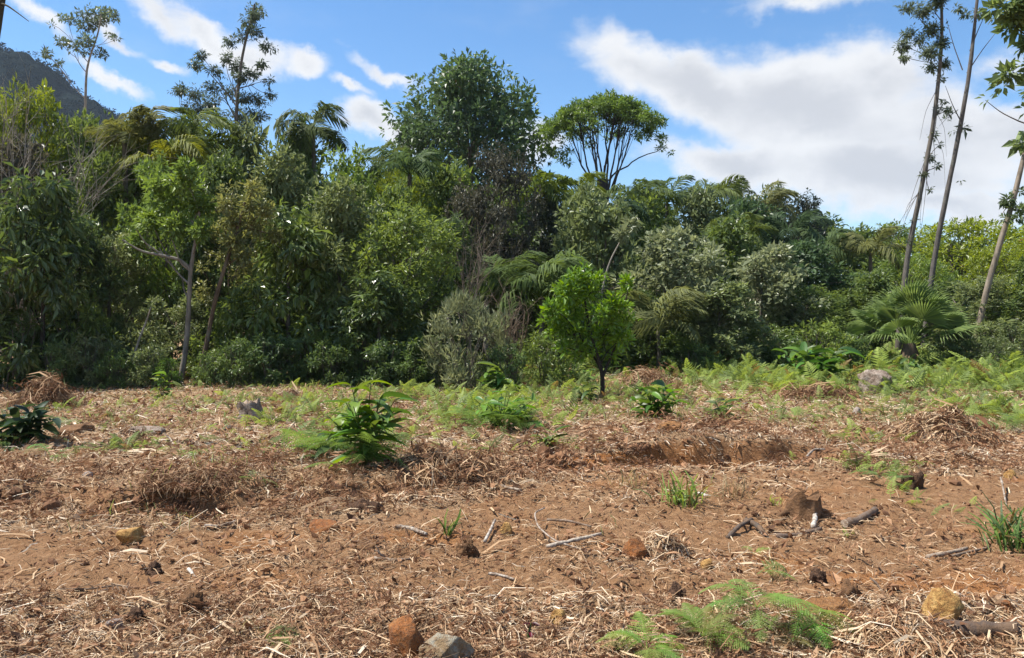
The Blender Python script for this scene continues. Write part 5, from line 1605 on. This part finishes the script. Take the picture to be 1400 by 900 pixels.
    S([(0, 714), (14, 718), (38, 712)], 3.2, "pale stick at the left border", 876, col=(.42, .36, .29))
    S([(121, 726), (130, 735), (142, 746)], 1.6, "thin straw-coloured stick left of the ochre clod", 877, col=(.46, .38, .28))
    S([(1300, 762), (1340, 752), (1390, 742)], 2.0, "faint brown stick near the sedge tuft", 878, col=(.25, .19, .14))
    S([(675, 660), (690, 668), (712, 672)], 2.6, "pale stick on the straw below the rounded weed patch", 879, col=(.44, .36, .28))
    S([(565, 675), (572, 684), (580, 690)], 1.8, "thin pale twig under the bank overhang", 880, col=(.5, .42, .33))
    S([(955, 676), (966, 680), (978, 682)], 2.8, "white chip of wood beside the bright grass tuft", 881, col=(.6, .55, .48))
    S([(250, 898), (252, 880, 4), (238, 868, 12)], 1.2, "thin stalk standing at the lower left", 882, col=(.42, .34, .22))
    S([(1368, 668, 14), (1372, 680, 8), (1376, 692)], 1.6, "pale crooked twig on the bare soil at the right", 883, col=(.5, .43, .35))
    S([(1098, 622), (1112, 618), (1128, 616)], 2.2, "grey twig on the straw right of the rut", 884, col=(.36, .31, .26))
    S([(1180, 880), (1215, 896), (1240, 910)], 1.6, "long thin stalk at the bottom border below the orange mound", 885, col=(.40, .32, .23))
    S([(1290, 900), (1278, 880, 6), (1262, 868, 14)], 1.6, "straw stalk leaning on the left end of the dark log", 886, col=(.46, .39, .29))
    # stumps
    stump(1096, 706, 52, 36, "reddish brown hollow stump with dark roots on the right", 891, M_WOOD, (.12, .0), roots=((1, .1, 48, 7), (.9, -.4, 34, 5), (-1, -.2, 40, 5), (-.6, .3, 36, 5)))
    stump(348, 574, 34, 26, "weathered pale stump with a slanting grey cut on the left", 892, M_STUMP, (-.35, .0), roots=((1, -.3, 30, 4), (-1, .0, 26, 5)))
    R(1196, 537, 44, 32, M_STUMP, "pale broken stump in the grass before the fan palm", 893, name='tree_stump', cat='stump', group='tree stumps in the clearing', rough=.28, cuts=5, sink=.2)
    R(100, 592, 50, 13, M_WOOD, "dark decayed log lump right of the border weed", 894, name='rotten_log', cat='log', group=None)
    R(198, 594, 62, 12, M_STUMP, "flat whitish slab of wood in the thin grass at the left", 895, name='wood_slab', cat='wood', group=None, dep=.4)
    R(130, 572, 46, 10, M_WOOD, "greyish log lump behind the dark decayed one", 896, name='rotten_log', cat='log', group=None)
    # heaps
    straw_heap(1287, 604, 118, 52, "big heap of dry brown fern and straw at the right", 901, 1500, (0, .85))
    straw_heap(60, 556, 92, 42, "reddish brown straw heap at the left forest edge", 902, 800, (0, .62))
    straw_heap(605, 650, 140, 32, "mound of crumpled brown fern right of the tall weed", 903, 1300, (0, .75))
    straw_heap(262, 684, 110, 13, "low heap of dark dry fern on the left bank", 904, 900, (0, .6))
    straw_heap(905, 754, 64, 34, "tangle of pale dry roots beside the orange clod", 905, 600, (.35, 1))
    straw_heap(1120, 545, 90, 20, "reddish dead fern patch below the lush weed", 906, 700, (0, .55))
    straw_heap(455, 512, 36, 26, "small reddish dead fern tuft at the forest edge", 907, 300, (.05, .6))
    straw_heap(880, 528, 80, 26, "brown dead fern stalks right behind the citrus trunk", 908, 600, (.1, .8))
    straw_heap(1235, 885, 190, 40, "mat of pale dry stalks below the orange mound", 909, 1700, (.1, 1))
    straw_heap(1010, 902, 90, 30, "brown dead fern under the large foreground fern", 910, 700, (0, .8))
    straw_heap(390, 545, 60, 16, "small pale straw wisp right of the weathered stump", 911, 250, (.2, .9))
    # reddish seedling in front
    weed(722, 0 + 872, 26, 20, 6, 12, "dark red seedling left of the foreground ferns", (.09, .012, .02), 920, 1, group=None)


small_things()


# ------------------------------------------------------------------ the hill on the left
def build_hill():
    x = np.linspace(-520, -60, 190); y = np.linspace(300, 640, 110)
    X, Y = np.meshgrid(x, y)
    ridge = np.interp(X, [-520, -320, -254, -232, -218, -204, -190, -170, -120, -60], [166, 161, 139, 126, 116, 108, 98, 86, 60, 30]) + 4 * fbm(X / 18, Y / 400, seed=2, octv=3)
    e = np.exp(-((Y - 400) / np.where(Y < 400, 70, 150)) ** 2)
    Z = ridge * e * 400 / 400
    cell = 1 - np.abs(fbm(X / 9, Y / 9, seed=5, octv=3))
    Z = Z + e * (5.0 * cell ** 2 + 3 * fbm(X / 5, Y / 5, seed=6, octv=3)) - 6
    n = X.shape[1]
    i = np.arange(X.shape[0] - 1)[:, None] * n; j = np.arange(n - 1)[None]
    Q = np.stack([i + j, i + j + 1, i + n + j + 1, i + n + j], -1).reshape(-1, 4)
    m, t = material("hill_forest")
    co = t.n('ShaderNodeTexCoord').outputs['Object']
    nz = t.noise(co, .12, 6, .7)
    c = t.ramp(nz, [(.3, (.006, .011, .013)), (.7, (.016, .023, .022))])  # near-black: cloud shade over the hill is put into the base colour
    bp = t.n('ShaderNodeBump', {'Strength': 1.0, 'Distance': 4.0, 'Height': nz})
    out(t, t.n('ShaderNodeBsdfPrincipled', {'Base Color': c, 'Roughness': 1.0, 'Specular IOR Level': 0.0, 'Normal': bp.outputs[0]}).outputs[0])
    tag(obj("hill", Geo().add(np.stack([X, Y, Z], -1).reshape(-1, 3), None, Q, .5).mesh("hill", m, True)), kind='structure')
    # tree crowns standing on the ridge and slope
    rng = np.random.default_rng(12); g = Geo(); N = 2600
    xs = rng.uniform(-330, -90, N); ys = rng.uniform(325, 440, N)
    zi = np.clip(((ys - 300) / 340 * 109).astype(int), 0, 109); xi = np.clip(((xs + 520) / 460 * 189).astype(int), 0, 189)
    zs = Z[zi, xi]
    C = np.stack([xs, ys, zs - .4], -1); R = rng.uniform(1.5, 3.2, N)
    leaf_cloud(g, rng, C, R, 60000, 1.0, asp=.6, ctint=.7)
    tag(obj("hill_forest", g.mesh("hill_forest", M_FAR), None, (.013, .020, .018)), kind='stuff')  # crown colour darkened too, with the cloud shade painted in


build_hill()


# ------------------------------------------------------------------ the air between: thin haze
def build_haze():
    bm = bmesh.new(); bmesh.ops.create_cube(bm, size=1)
    lo, hi = Vector((-1700, -1700, -9)), Vector((1700, 1700, 205))
    for v in bm.verts: v.co = Vector([lo[i] if v.co[i] < 0 else hi[i] for i in range(3)])
    me = bpy.data.meshes.new("haze"); bm.to_mesh(me); bm.free()
    m = bpy.data.materials.new("haze"); m.use_nodes = True
    t = NT(m.node_tree)
    pv = t.n('ShaderNodeVolumePrincipled', {'Color': (0.68, 0.82, 1.0, 1), 'Density': HAZE, 'Anisotropy': 0.2})
    o = t.n('ShaderNodeOutputMaterial'); t.nt.links.new(pv.outputs[0], o.inputs['Volume'])
    me.materials.append(m)
    tag(obj("haze", me), kind='stuff')


HAZE = 0.00016
build_haze()
